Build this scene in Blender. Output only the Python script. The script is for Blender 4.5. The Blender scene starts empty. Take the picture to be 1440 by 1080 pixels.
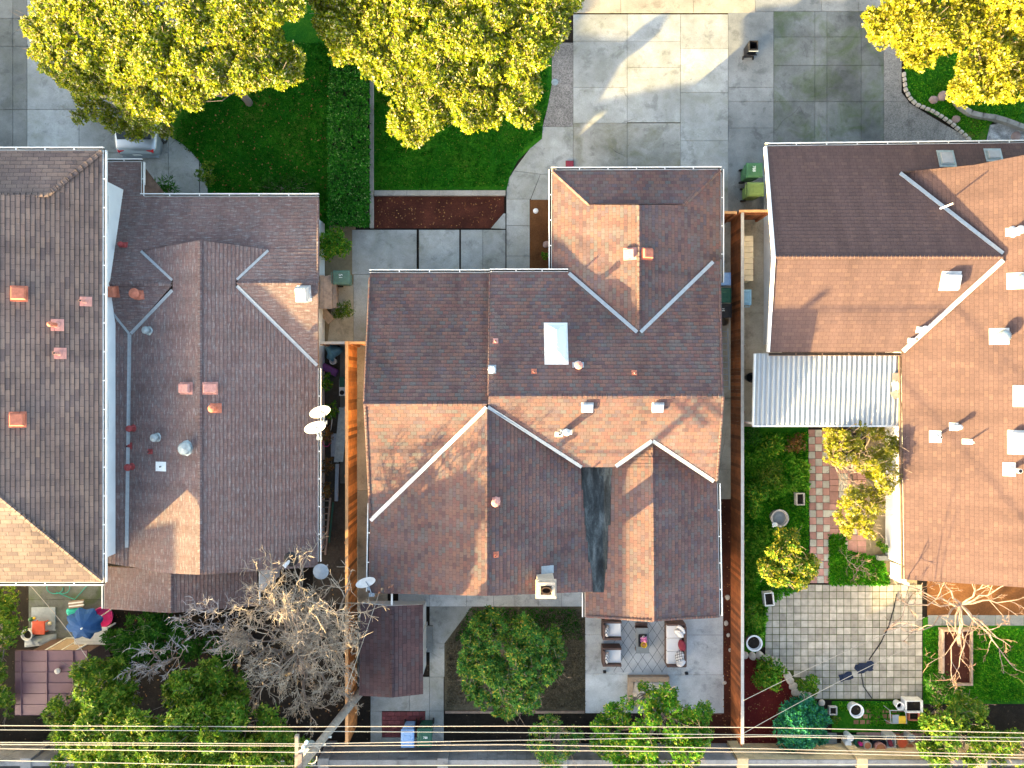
import bpy, math, random
import numpy as np
from mathutils import Vector, Matrix, noise as mnoise

# ------------------------------------------------------------------ camera, sky, sun, exposure
SC = bpy.context.scene
COL = SC.collection
CAM_H = 30.0                       # drone height in metres
S = 0.03                           # metres on the ground per photo pixel (1440 wide)
SUN_EL, SUN_AZ = 10.9, 229.8       # elevation; compass bearing with +Y as north
cam_d = bpy.data.cameras.new('camera')
cam_d.sensor_fit = 'HORIZONTAL'; cam_d.sensor_width = 36.0
cam_d.lens = 36.0 * CAM_H / (1440 * S)
cam_d.clip_start = 0.1; cam_d.clip_end = 3000
cam = bpy.data.objects.new('camera', cam_d); COL.objects.link(cam)
cam.location = (0, 0, CAM_H); cam.rotation_euler = (0, 0, 0)
SC.camera = cam

world = bpy.data.worlds.new("World"); SC.world = world
world.use_nodes = True
wn = world.node_tree.nodes; wl = world.node_tree.links
sky = wn.new('ShaderNodeTexSky'); sky.sky_type = 'NISHITA'; sky.sun_disc = False
sky.sun_elevation = math.radians(SUN_EL); sky.sun_rotation = math.radians(SUN_AZ)
sky.air_density = 0.5; sky.dust_density = 2.0; sky.ozone_density = 0.2
bg = wn['Background']; bg.inputs['Strength'].default_value = 0.15
tint = wn.new('ShaderNodeMix'); tint.data_type = 'RGBA'; tint.blend_type = 'MULTIPLY'; tint.inputs[0].default_value = 1.0
tint.inputs[7].default_value = (1.05, 0.99, 0.82, 1)          # the camera's white balance for the open shade
wl.new(sky.outputs['Color'], tint.inputs[6]); wl.new(tint.outputs[2], bg.inputs['Color'])

sun_d = bpy.data.lights.new('sun', 'SUN'); sun_d.energy = 4.1
sun_d.angle = math.radians(0.5); sun_d.color = (1.0, 0.73, 0.32)
sun = bpy.data.objects.new('sun', sun_d); COL.objects.link(sun)
_e, _a = math.radians(SUN_EL), math.radians(SUN_AZ)
SUN_DIR = Vector((math.sin(_a)*math.cos(_e), math.cos(_a)*math.cos(_e), math.sin(_e)))
sun.rotation_euler = (-SUN_DIR).to_track_quat('-Z', 'Y').to_euler()
sun.location = SUN_DIR * 60

SC.view_settings.view_transform = 'Standard'; SC.view_settings.look = 'None'
SC.view_settings.gamma = 1.0; SC.view_settings.exposure = 3.32
SC.cycles.max_bounces = 6; SC.cycles.diffuse_bounces = 3
SC.cycles.transparent_max_bounces = 4

R = random.Random(7)
NR = np.random.default_rng(11)

# ------------------------------------------------------------------ helpers
def P(x, y, z=0.0):
    """world point that shows at photo pixel (x, y) when it stands at height z"""
    k = S * (CAM_H - z) / CAM_H
    return Vector(((x - 720) * k, (540 - y) * k, z))

def G(x, y, zt=0.0, zb=0.0):
    v = P(x, y, zt); v.z = zb
    return v

class MB:
    """collects shapes into one mesh"""
    def __init__(s):
        s.v = []; s.f = []; s.m = []; s.uv = []
    def add(s, vs, fs, m=0, uvs=None):
        b = len(s.v); s.v.extend([tuple(p) for p in vs])
        for i, f in enumerate(fs):
            s.f.append([b + j for j in f]); s.m.append(m)
            s.uv.append(uvs[i] if uvs else None)
        return s
    def face(s, pts, m=0, uv=None):
        return s.add(pts, [list(range(len(pts)))], m, [uv] if uv else None)
    def box(s, c, d, rz=0.0, m=0, taper=1.0, ry=0.0, rx=0.0):
        """c = centre of the base, d = size; taper scales the top"""
        M = Matrix.Translation(Vector(c)) @ Matrix.Rotation(rz, 4, 'Z') @ Matrix.Rotation(ry, 4, 'Y') @ Matrix.Rotation(rx, 4, 'X')
        x, y, z = d[0]/2, d[1]/2, d[2]; t = taper
        vs = [(-x,-y,0),(x,-y,0),(x,y,0),(-x,y,0),(-x*t,-y*t,z),(x*t,-y*t,z),(x*t,y*t,z),(-x*t,y*t,z)]
        return s.add([M @ Vector(v) for v in vs], [(3,2,1,0),(4,5,6,7),(0,1,5,4),(1,2,6,5),(2,3,7,6),(3,0,4,7)], m)
    def prism(s, poly, z0, z1, m=0, mside=None, bottom=True):
        n = len(poly); p = [(q[0], q[1]) for q in poly]
        if sum(p[i][0]*p[(i+1)%n][1]-p[(i+1)%n][0]*p[i][1] for i in range(n)) < 0: p = p[::-1]
        vs = [(a,b,z0) for a,b in p] + [(a,b,z1) for a,b in p]
        s.add(vs, [list(range(n,2*n))], m)
        s.add(vs, [(i,(i+1)%n,n+(i+1)%n,n+i) for i in range(n)], m if mside is None else mside)
        if bottom: s.add(vs, [list(range(n))[::-1]], m if mside is None else mside)
        return s
    def tube(s, pts, radii, n=8, m=0, cap=True):
        pts = [Vector(p) for p in pts]
        if not hasattr(radii, '__len__'): radii = [radii]*len(pts)
        rings = []; vs = []
        for i, p in enumerate(pts):
            d = (pts[min(i+1,len(pts)-1)] - pts[max(i-1,0)])
            if d.length < 1e-6: d = Vector((0,0,1))
            d.normalize()
            a = d.cross(Vector((0,0,1)) if abs(d.z) < .9 else Vector((1,0,0))); a.normalize(); b = d.cross(a)
            for k in range(n):
                t = 2*math.pi*k/n
                vs.append(p + (a*math.cos(t)+b*math.sin(t))*radii[i])
        fs = []
        for i in range(len(pts)-1):
            for k in range(n):
                fs.append((i*n+k, (i+1)*n+k, (i+1)*n+(k+1)%n, i*n+(k+1)%n))
        if cap:
            fs.append(tuple(range(n))); fs.append(tuple(range((len(pts)-1)*n, len(pts)*n))[::-1])
        return s.add(vs, fs, m)
    def lathe(s, prof, c=(0,0,0), n=20, m=0, sx=1.0, sy=1.0, jit=None):
        vs = []; fs = []
        for (r, z) in prof:
            for k in range(n):
                t = 2*math.pi*k/n; rr = r*(1 if jit is None else jit(t))
                vs.append((c[0]+rr*math.cos(t)*sx, c[1]+rr*math.sin(t)*sy, c[2]+z))
        for i in range(len(prof)-1):
            for k in range(n):
                fs.append((i*n+k, i*n+(k+1)%n, (i+1)*n+(k+1)%n, (i+1)*n+k))
        if prof[0][0] > 1e-4: fs.append(tuple(range(n))[::-1])
        if prof[-1][0] > 1e-4: fs.append(tuple(range((len(prof)-1)*n, len(prof)*n)))
        return s.add(vs, fs, m)
    def build(s, name, mats, parent=None, smooth=False, bevel=0.0, local=False):
        me = bpy.data.meshes.new(name)
        me.from_pydata(s.v, [], s.f)
        if not isinstance(mats, (list, tuple)): mats = [mats]
        for mt in mats: me.materials.append(mt)
        me.polygons.foreach_set('material_index', s.m)
        if any(u is not None for u in s.uv):
            ul = me.uv_layers.new(name='UVMap'); k = 0; buf = []
            for f, u in zip(s.f, s.uv):
                for j in range(len(f)):
                    buf.extend(u[j] if u is not None else (0.0, 0.0))
            ul.data.foreach_set('uv', buf)
        if smooth:
            me.polygons.foreach_set('use_smooth', [True]*len(s.f))
        me.validate(); me.update()
        o = bpy.data.objects.new(name, me); COL.objects.link(o)
        if bevel:
            b = o.modifiers.new('bevel', 'BEVEL'); b.width = bevel; b.segments = 2; b.limit_method = 'ANGLE'
        if parent is not None:
            o.parent = parent
            if not local: o.matrix_parent_inverse = Matrix.Translation(-world_loc(parent))
        return o

def world_loc(o):
    v = Vector((0,0,0))
    if o is not None and o.type == 'MESH': return v      # parts are modelled in world coordinates
    while o is not None:
        if o.type == 'EMPTY': v = v + o.location
        o = o.parent
    return v

def tag(o, label=None, cat=None, group=None, kind=None):
    if label: o['label'] = label
    if cat: o['category'] = cat
    if group: o['group'] = group
    if kind: o['kind'] = kind
    return o

def thing(name, label, cat, loc=(0,0,0), rz=0.0, group=None):
    o = bpy.data.objects.new(name, None); o.empty_display_size = .3; COL.objects.link(o)
    o.location = loc; o.rotation_euler = (0,0,rz)
    return tag(o, label, cat, group)

def dup(root, loc, rz=0.0, label=None, group=None, scale=None):
    """copy of a thing with copies of its parts and sub-parts"""
    def rec(o, par):
        c = o.copy(); COL.objects.link(c)
        if par is not None: c.parent = par
        for ch in KIDS.get(o.name, list(o.children)): rec(ch, c)
        return c
    r = rec(root, None); r.location = loc; r.rotation_euler = (0,0,rz)
    if label: r['label'] = label
    if group: r['group'] = group
    if scale: r.scale = scale
    return r
KIDS = {}

def big_mesh(name, verts, quads, mat, parent=None):
    """fast quad mesh from numpy arrays"""
    me = bpy.data.meshes.new(name)
    nv, nf = len(verts), len(quads); w = quads.shape[1]
    me.vertices.add(nv); me.vertices.foreach_set('co', verts.astype(np.float32).ravel())
    me.loops.add(nf*w); me.loops.foreach_set('vertex_index', quads.astype(np.int32).ravel())
    me.polygons.add(nf)
    me.polygons.foreach_set('loop_start', np.arange(0, nf*w, w, dtype=np.int32))
    try: me.polygons.foreach_set('loop_total', np.full(nf, w, dtype=np.int32))
    except Exception: pass
    me.materials.append(mat); me.update(calc_edges=True); me.validate()
    o = bpy.data.objects.new(name, me); COL.objects.link(o)
    if parent is not None:
        o.parent = parent; o.matrix_parent_inverse = Matrix.Translation(-world_loc(parent))
    return o

# ------------------------------------------------------------------ materials
def srgb(r, g, b):
    f = lambda c: (c/255/12.92) if c/255 <= .04045 else ((c/255+.055)/1.055)**2.4
    return (f(r), f(g), f(b))

class NT:
    def __init__(s, name):
        s.mat = bpy.data.materials.new(name); s.mat.use_nodes = True
        s.n = s.mat.node_tree.nodes; s.l = s.mat.node_tree.links
        s.b = s.n['Principled BSDF']
    def new(s, t, **kw):
        n = s.n.new(t)
        for k, v in kw.items(): setattr(n, k, v)
        return n
    def link(s, a, b): s.l.new(a, b)
    def noise(s, vec, scale, detail=4, rough=.6, dist=0.0):
        n = s.new('ShaderNodeTexNoise'); n.inputs['Scale'].default_value = scale
        n.inputs['Detail'].default_value = detail; n.inputs['Roughness'].default_value = rough
        n.inputs['Distortion'].default_value = dist
        if vec is not None: s.link(vec, n.inputs['Vector'])
        return n.outputs['Fac']
    def ramp(s, fac, stops, interp='LINEAR'):
        r = s.new('ShaderNodeValToRGB'); e = r.color_ramp.elements; r.color_ramp.interpolation = interp
        while len(e) < len(stops): e.new(0.5)
        for q, (p, c) in zip(e, stops):
            q.position = p; q.color = (*c, 1) if hasattr(c, '__len__') else (c, c, c, 1)
        if fac is not None: s.link(fac, r.inputs['Fac'])
        return r.outputs['Color']
    def mix(s, fac, a, b, mode='MIX'):
        m = s.new('ShaderNodeMix', data_type='RGBA', blend_type=mode)
        for sock, v in ((m.inputs[0], fac), (m.inputs[6], a), (m.inputs[7], b)):
            if hasattr(v, 'is_linked'): s.link(v, sock)
            elif sock == m.inputs[0]: sock.default_value = v
            else: sock.default_value = (*v, 1) if hasattr(v, '__len__') else (v, v, v, 1)
        return m.outputs[2]
    def math(s, op, a, b=None, c=None):
        m = s.new('ShaderNodeMath', operation=op)
        for i, v in enumerate((a, b, c)):
            if v is None: continue
            if hasattr(v, 'is_linked'): s.link(v, m.inputs[i])
            else: m.inputs[i].default_value = v
        return m.outputs[0]
    def pos(s):
        return s.new('ShaderNodeNewGeometry').outputs['Position']
    def obj(s):
        return s.new('ShaderNodeTexCoord').outputs['Object']
    def island(s):
        return s.new('ShaderNodeNewGeometry').outputs['Random Per Island']
    def bump(s, h, strength=.3, dist=.01):
        b = s.new('ShaderNodeBump'); b.inputs['Strength'].default_value = strength; b.inputs['Distance'].default_value = dist
        s.link(h, b.inputs['Height']); s.link(b.outputs['Normal'], s.b.inputs['Normal'])
    def out(s, color=None, rough=.8, metal=0.0, spec=.3):
        if color is not None:
            if hasattr(color, 'is_linked'): s.link(color, s.b.inputs['Base Color'])
            else: s.b.inputs['Base Color'].default_value = (*color, 1)
        s.b.inputs['Roughness'].default_value = rough; s.b.inputs['Metallic'].default_value = metal
        s.b.inputs['Specular IOR Level'].default_value = spec
        return s.mat

def sc(c, k): return tuple(min(1, max(0, x*k)) for x in c)

def plain(name, c, rough=.7, var=.25, scale=6.0, metal=0.0, spec=.3, bump=.15, island=0.0, bscale=None):
    """a surface of one colour with uneven wear"""
    t = NT(name); v = t.obj()
    col = t.ramp(t.noise(v, scale, 6, .65), [(.3, sc(c, 1-var)), (.7, sc(c, 1+var*.6))])
    if island:
        col = t.mix(1.0, col, t.ramp(t.island(), [(0, 1-island), (1, 1+island*.6)]), 'MULTIPLY')
    if bump: t.bump(t.noise(v, bscale or scale*6, 4, .6), bump, .01)
    return t.out(col, rough, metal, spec)

def concrete(name, c, dark, stain=.5, moss=None, mossamt=.5, crack=.0, agg=0.0, seed=0.0, island=.12):
    t = NT(name); v = t.pos()
    if seed:
        m = t.new('ShaderNodeMapping'); m.inputs['Location'].default_value = (seed, seed*1.7, 0); t.link(v, m.inputs['Vector']); v = m.outputs['Vector']
    big = t.noise(v, .45, 7, .66, .15); mid = t.noise(v, 2.2, 6, .65); fine = t.noise(v, 22, 5, .7)
    col = t.ramp(big, [(.5-stain*.45, dark), (.5+.18, c)])
    col = t.mix(1.0, col, t.ramp(mid, [(.3, .84), (.7, 1.08)]), 'MULTIPLY')
    col = t.mix(1.0, col, t.ramp(fine, [(.25, .80), (.75, 1.14)]), 'MULTIPLY')
    edge = t.ramp(t.noise(v, 1.4, 6, .72, .25), [(.36, .70), (.46, 1.0), (.60, 1.0), (.68, 1.10)])
    col = t.mix(1.0, col, edge, 'MULTIPLY')
    spots = t.noise(v, 5.5, 3, .5)
    col = t.mix(1.0, col, t.ramp(spots, [(.22, .62), (.31, 1.0)]), 'MULTIPLY')
    if moss is not None:
        f = t.math('MULTIPLY', t.ramp(t.noise(v, .8, 6, .7, .8), [(.45, 0), (.68, 1)]), mossamt)
        col = t.mix(f, col, moss)
    if island:
        col = t.mix(1.0, col, t.ramp(t.island(), [(0, 1-island), (1, 1+island*.55)]), 'MULTIPLY')
    if crack:
        d = t.new('ShaderNodeTexVoronoi', feature='DISTANCE_TO_EDGE'); d.inputs['Scale'].default_value = .32
        w = t.new('ShaderNodeMix', data_type='VECTOR')
        nn = t.new('ShaderNodeTexNoise'); nn.inputs['Scale'].default_value = 1.2; nn.inputs['Detail'].default_value = 6
        t.link(v, nn.inputs['Vector']); w.inputs[0].default_value = .22
        t.link(v, w.inputs[4]); t.link(nn.outputs['Color'], w.inputs[5]); t.link(w.outputs[1], d.inputs['Vector'])
        line = t.ramp(d.outputs['Distance'], [(.0012, 1), (.0035, 0)])
        gate = t.ramp(t.noise(v, .3, 2), [(.56, 0), (.62, crack)])
        col = t.mix(t.math('MULTIPLY', line, gate), col, (.03,.03,.03))
    if agg:
        a = t.new('ShaderNodeTexVoronoi'); a.inputs['Scale'].default_value = 28; t.link(v, a.inputs['Vector'])
        col = t.mix(agg, col, t.mix(1.0, col, t.ramp(a.outputs['Color'], [(.1, .45), (.9, 1.5)]), 'MULTIPLY'))
    t.bump(fine, .35, .01)
    return t.out(col, .88, 0, .25)

def shingle(name, cols, w=.30, h=.145, streak=None, wear=.2, line=.55, tone=1.0):
    """asphalt shingles; uv is in metres (u along the eave, v up the slope)"""
    t = NT(name); uv = t.new('ShaderNodeUVMap').outputs['UV']
    br = t.new('ShaderNodeTexBrick'); br.offset = .5; br.offset_frequency = 2
    for k, x in (('Scale', 1.0), ('Mortar Size', .009), ('Mortar Smooth', .35), ('Bias', 0.0), ('Brick Width', w), ('Row Height', h)):
        br.inputs[k].default_value = x
    br.inputs['Color1'].default_value = (0,0,0,1); br.inputs['Color2'].default_value = (1,1,1,1); br.inputs['Mortar'].default_value = (.5,.5,.5,1)
    t.link(uv, br.inputs['Vector'])
    n = len(cols)
    col = t.ramp(br.outputs['Color'], [(i/(n-1), sc(c, tone)) for i, c in enumerate(cols)])
    fine = t.noise(uv, 30, 4, .7)
    col = t.mix(1.0, col, t.ramp(fine, [(.25, .72), (.75, 1.24)]), 'MULTIPLY')
    v = t.pos()
    col = t.mix(1.0, col, t.ramp(t.noise(v, .55, 5, .6), [(.3, 1-wear), (.7, 1+wear*.5)]), 'MULTIPLY')
    if streak is not None:
        mp = t.new('ShaderNodeMapping'); mp.inputs['Scale'].default_value = (1.3, 6.5, 1); t.link(uv, mp.inputs['Vector'])
        f = t.math('MULTIPLY', t.ramp(t.noise(mp.outputs['Vector'], 2.6, 5, .7), [(.52, 0), (.66, 1)]), .7)
        col = t.mix(f, col, streak)
    ms = t.new('ShaderNodeMapping'); ms.inputs['Scale'].default_value = (2.2, .22, 1); t.link(uv, ms.inputs['Vector'])
    col = t.mix(1.0, col, t.ramp(t.noise(ms.outputs['Vector'], 1.0, 5, .65), [(.32, .84), (.62, 1.07)]), 'MULTIPLY')   # weathering that runs down the slope
    col = t.mix(1.0, col, t.ramp(t.noise(v, .16, 3, .5), [(.35, .90), (.65, 1.08)]), 'MULTIPLY')
    col = t.mix(1.0, col, t.ramp(br.outputs['Fac'], [(0, 1.0), (1, line)]), 'MULTIPLY')
    t.bump(t.math('ADD', t.math('MULTIPLY', br.outputs['Fac'], -1.0), fine), .35, .006)
    return t.out(col, .9, 0, .2)

def leafmat(name, stops, trans=.3, rough=.42, spec=.45):
    t = NT(name)
    col = t.ramp(t.island(), stops)
    col = t.mix(1.0, col, t.ramp(t.noise(t.pos(), 1.3, 3, .5), [(.3, .72), (.7, 1.2)]), 'MULTIPLY')
    t.out(col, rough, 0, spec)
    tr = t.new('ShaderNodeBsdfTranslucent'); t.link(col, tr.inputs['Color'])
    mx = t.new('ShaderNodeMixShader'); mx.inputs[0].default_value = trans
    t.link(t.b.outputs[0], mx.inputs[1]); t.link(tr.outputs[0], mx.inputs[2])
    t.link(mx.outputs[0], t.n['Material Output'].inputs['Surface'])
    return t.mat

def ground_mat(name, stops, s1=.9, s2=9, bump=.6, fleck=None):
    t = NT(name); v = t.pos()
    f = t.math('ADD', t.math('MULTIPLY', t.noise(v, s1, 6, .6), .55), t.math('MULTIPLY', t.noise(v, s2, 6, .75), .45))
    col = t.ramp(f, stops)
    if fleck is not None:
        vo = t.new('ShaderNodeTexVoronoi'); vo.inputs['Scale'].default_value = 11; t.link(v, vo.inputs['Vector'])
        sel = t.ramp(vo.outputs['Color'], [(.80, 0), (.86, 1)])
        near = t.ramp(vo.outputs['Distance'], [(.25, 1), (.4, 0)])
        col = t.mix(t.math('MULTIPLY', sel, near), col, fleck)
    t.bump(t.noise(v, s2*3, 5, .7), bump, .03)
    return t.out(col, .95, 0, .15)

M = {}
M['conc']      = concrete('concrete_light', (.40,.415,.41), (.24,.25,.24), .32, (.16,.17,.10), .35, .8)
M['conc_old']  = concrete('concrete_old', (.22,.225,.215), (.10,.105,.10), .45, (.10,.11,.06), .3, .6, seed=13)
M['conc_dark'] = concrete('concrete_stained', (.19,.205,.205), (.010,.012,.012), .80, (.05,.085,.012), .6, .5, seed=31, island=.15)
M['conc_mid']  = concrete('concrete_mid', (.27,.28,.275), (.13,.14,.14), .4, None, 0, .5, seed=5)
M['conc_warm'] = concrete('concrete_side_yard', (.50,.45,.36), (.30,.27,.20), .4, None, 0, .6, seed=77)
M['conc_pale'] = concrete('concrete_patio', (.56,.59,.60), (.34,.36,.37), .38, None, 0, 0, seed=51)
M['aggregate'] = concrete('pebble_aggregate', (.22,.21,.205), (.14,.135,.13), .4, None, 0, 0, .8, seed=9)
M['walk_warm'] = concrete('aggregate_walk', (.27,.26,.245), (.18,.175,.165), .35, None, 0, 0, .6, seed=19)
M['joint']     = plain('joint_dirt', (.045,.045,.035), .95)
M['kerb']      = concrete('kerb_concrete', (.36,.34,.31), (.2,.19,.17), .4, seed=3)
M['blockwall'] = concrete('block_wall', (.30,.30,.30), (.15,.15,.15), .4, seed=23)
M['tanwall']   = concrete('tan_block_wall', (.70,.53,.31), (.5,.37,.2), .4, seed=27)
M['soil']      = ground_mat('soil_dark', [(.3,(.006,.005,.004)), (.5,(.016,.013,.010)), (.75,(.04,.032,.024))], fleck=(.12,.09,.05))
M['earth']     = ground_mat('bare_earth', [(.3,(.12,.10,.065)), (.55,(.22,.18,.115)), (.75,(.30,.25,.16))])
M['mulch']     = ground_mat('bark_mulch', [(.3,(.018,.006,.004)), (.5,(.055,.016,.010)), (.72,(.12,.035,.02))], 1.2, 14, .9, (.20,.10,.05))
M['mulch_red'] = ground_mat('red_mulch', [(.3,(.03,.004,.004)), (.5,(.085,.010,.009)), (.75,(.15,.02,.016))], 1.0, 16, .9, (.22,.07,.04))
M['mulch_brown']= ground_mat('brown_mulch', [(.3,(.05,.02,.008)), (.5,(.11,.048,.018)), (.72,(.18,.08,.03))], 1.2, 14, .9)
M['lawn']      = ground_mat('lawn_turf', [(.30,(.003,.03,.001)), (.44,(.007,.085,.002)), (.56,(.03,.13,.004)), (.66,(.12,.13,.025))], .6, 8, .9)
M['dry']       = ground_mat('dry_grass_floor', [(.3,(.035,.03,.02)), (.5,(.085,.075,.05)), (.7,(.16,.145,.105))], 1.5, 16, 1)
M['gravel']    = ground_mat('white_gravel', [(.3,(.05,.05,.05)), (.5,(.30,.30,.30)), (.62,(.6,.6,.6))], 3, 26, 1)
M['dirt'] = ground_mat('side_yard_dirt', [(.3,(.03,.026,.02)), (.55,(.07,.06,.047)), (.75,(.12,.105,.085))])
M['asphalt']   = ground_mat('asphalt', [(.3,(.035,.036,.038)), (.6,(.06,.06,.062)), (.8,(.085,.085,.085))], .6, 20, .6)
M['shingle_main'] = shingle('shingle_main', [(.088,.060,.064),(.145,.075,.068),(.105,.098,.096),(.16,.088,.072),(.125,.082,.077),(.095,.075,.085)], .22, .145, None, .16, .58)
M['shingle_shed'] = shingle('shingle_shed', [(.062,.040,.044),(.09,.052,.054),(.072,.058,.064)], .30, .16, None, .35, .55)
M['shingle_left'] = shingle('shingle_left', [(.128,.086,.084),(.158,.104,.098),(.142,.110,.108),(.168,.110,.10)], .26, .14, (.24,.235,.24), .14, .68)
M['shingle_tall'] = shingle('shingle_tall', [(.148,.108,.097),(.182,.134,.112),(.112,.084,.080),(.168,.124,.106)], .40, .155, None, .2, .34)
M['shingle_right'] = shingle('shingle_right', [(.088,.056,.052),(.102,.064,.058),(.095,.059,.054),(.115,.072,.062)], .24, .15, None, .10, .72)
def felt_mat():
    t = NT('roofing_felt'); mp = t.new('ShaderNodeMapping'); mp.inputs['Scale'].default_value = (3.2, .8, 1); t.link(t.pos(), mp.inputs['Vector']); v = mp.outputs['Vector']
    col = t.ramp(t.noise(v, 1.0, 6, .68, .4), [(.34,(.010,.013,.015)), (.50,(.030,.038,.042)), (.62,(.075,.09,.095)), (.74,(.16,.18,.185))])
    col = t.mix(1.0, col, t.ramp(t.noise(t.pos(), 14, 4, .7), [(.3,.7),(.7,1.2)]), 'MULTIPLY'); t.bump(t.noise(t.pos(), 9, 4), .4, .02)
    return t.out(col, .85, 0, .25)
M['felt'] = felt_mat()
M['trim']      = plain('white_trim', (.72,.72,.70), .5, .12)
M['trim_brown']= plain('brown_fascia', (.16,.10,.07), .7, .3)
M['stucco']    = plain('pale_stucco', (.66,.68,.68), .9, .08, 1.5, bump=.4, bscale=60)
M['stucco_tan']= plain('tan_stucco', (.55,.47,.36), .9, .08, 1.5, bump=.4, bscale=60)
M['metal']     = plain('galvanised_flashing', (.31,.34,.36), .5, .18, 8, .15, .5, .1)
M['white_metal']= plain('white_painted_metal', (.56,.555,.54), .55, .3, 5)
M['trough_shade']    = plain('gutter_floor_shade', (.04,.036,.03), .95, .5, 12)  # dark trough floor: the shade inside the gutter is put into the colour
M['glass']     = plain('window_glass', (.03,.04,.05), .08, .2, 1, 0, .6, 0)
M['skylight']  = plain('skylight_plastic', (.60,.66,.70), .3, .06, 2, 0, .5, 0)
M['greyglass'] = plain('grey_skylight_panel', (.30,.30,.30), .35, .15, 4)
M['awning'] = plain('corrugated_sheet', (.36,.385,.40), .5, .08, 3)
M['terracotta']= plain('terracotta_paint', (.46,.15,.09), .65, .3, 9)
M['redpaint']  = plain('red_oxide_paint', (.26,.045,.045), .6, .35, 9)
M['pinkpaint'] = plain('pink_faded_paint', (.50,.24,.20), .65, .3, 9)
M['galv']      = plain('grey_vent_metal', (.30,.35,.36), .45, .25, 9, .5)
M['black']     = plain('black_plastic', (.012,.012,.014), .5, .3, 8)
M['cedar']     = plain('cedar_boards', (.58,.215,.06), .7, .35, 3.5, island=.7)
M['cedar_dark']= plain('redwood_boards', (.26,.085,.028), .75, .4, 3.5, island=.5)
M['cedar_cap'] = plain('weathered_cap', (.42,.40,.37), .8, .2, 5)
M['cedar_capo']= plain('cedar_cap', (.50,.27,.12), .8, .2, 5)
M['wood_old']  = plain('weathered_wood', (.30,.22,.17), .85, .35, 7, island=.3)
M['wood_tan']  = plain('tan_timber', (.36,.27,.19), .8, .25, 7, island=.25)
M['pole']      = plain('utility_pole_wood', (.27,.235,.20), .85, .35, 6)
M['bark']      = plain('bark', (.20,.155,.125), .9, .35, 9, bump=.6)
M['bark_pale'] = plain('pale_bark', (.22,.17,.145), .85, .4, 9, bump=.5)
M['twig']      = plain('grey_twigs', (.33,.27,.205), .85, .35, 5, island=.35, bump=0)
M['twig_dead'] = plain('silver_dead_wood', (.34,.315,.31), .85, .25, 5, island=.25, bump=0)
M['twig_pink'] = plain('pinkish_twigs', (.23,.14,.105), .8, .25, 5, island=.4, bump=0)
M['leaf_sun'] = leafmat('leaf_yellow_green_glints', [(0,(.06,.14,.004)),(.25,(.18,.245,.007)),(.6,(.32,.355,.010)),(.84,(.42,.37,.02)),(.88,(.20,.14,.08)),(.92,(.52,.47,.18)),(1,(.76,.70,.42))], .5, .38, .5)  # palest stops are gloss glints painted into the leaf colour
M['leaf_gold'] = leafmat('leaf_golden', [(0,(.12,.16,.005)),(.5,(.31,.30,.010)),(.85,(.42,.36,.03)),(1,(.66,.56,.20))], .48, .42, .35)
M['leaf_deep'] = leafmat('leaf_deep_green', [(0,(.008,.06,.003)),(.5,(.02,.10,.006)),(1,(.06,.15,.012))], .25, .6, .12)
M['leaf_hedge'] = leafmat('leaf_hedge', [(0,(.005,.06,.003)),(.5,(.014,.125,.006)),(.9,(.045,.19,.012)),(1,(.2,.32,.10))], .2, .6, .12)
M['leaf_citrus'] = leafmat('leaf_citrus', [(0,(.02,.13,.005)),(.5,(.06,.20,.010)),(.85,(.16,.26,.015)),(1,(.36,.32,.03))], .3, .55, .15)
M['leaf_mix'] = leafmat('leaf_loose_green', [(0,(.022,.12,.016)),(.5,(.06,.20,.035)),(.85,(.18,.28,.028)),(1,(.44,.34,.05))], .3, .55, .15)
M['leaf_olive'] = leafmat('leaf_olive_green', [(0,(.025,.10,.006)),(.5,(.07,.15,.010)),(.9,(.15,.21,.015)),(1,(.30,.27,.04))], .3, .55, .15)
M['leaf_blue'] = leafmat('leaf_blue_green', [(0,(.012,.10,.06)),(.5,(.03,.18,.11)),(1,(.03,.20,.02))], .2, .6, .12)
M['leaf_citrus_lit'] = leafmat('leaf_citrus_sunlit', [(0,(.03,.12,.005)),(.4,(.10,.22,.010)),(.6,(.36,.34,.02)),(1,(.60,.50,.06))], .35, .5, .2)  # yellow stops paint the sunlight on the crown tips into the leaves
M['leaf_light'] = leafmat('leaf_light_green', [(0,(.03,.16,.008)),(.6,(.10,.30,.015)),(1,(.26,.42,.04))], .3, .6, .12)
M['leaf_rust'] = leafmat('leaf_rust', [(0,(.05,.06,.01)),(.5,(.14,.09,.015)),(1,(.28,.08,.015))], .3)
M['litter'] = leafmat('fallen_leaf', [(0,(.10,.04,.015)),(.5,(.22,.09,.03)),(1,(.36,.22,.08))], .1, .8, .1)
M['grass'] = leafmat('grass_blades', [(0,(.004,.06,.002)),(.6,(.010,.12,.003)),(.95,(.04,.18,.008)),(1,(.22,.20,.05))], .25, .7, .06)
M['clover'] = leafmat('clover_leaves', [(0,(.014,.14,.004)),(.6,(.05,.26,.008)),(1,(.17,.36,.016))], .25, .65, .1)
M['drygrass'] = leafmat('dry_grass_blades', [(0,(.06,.05,.03)),(.6,(.13,.115,.08)),(1,(.20,.18,.13))], .2, .8, .1)
M['binG'] = plain('green_bin_plastic', (.045,.135,.06), .5, .2, 6)
M['binGd'] = plain('dark_green_bin_plastic', (.012,.075,.05), .5, .2, 6)
M['binGg'] = plain('grey_green_bin_plastic', (.085,.155,.115), .5, .25, 6)
M['binGy'] = plain('faded_green_bin_plastic', (.13,.20,.055), .5, .25, 6)
M['binB'] = plain('blue_bin_plastic', (.20,.34,.58), .5, .15, 6)
M['binBl'] = plain('light_blue_bin_plastic', (.22,.42,.58), .5, .2, 6)
M['mark'] = plain('white_marking', (.75,.78,.76), .7, .1)
M['cream'] = plain('cream_plastic', (.68,.58,.40), .5, .12, 5)
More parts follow.
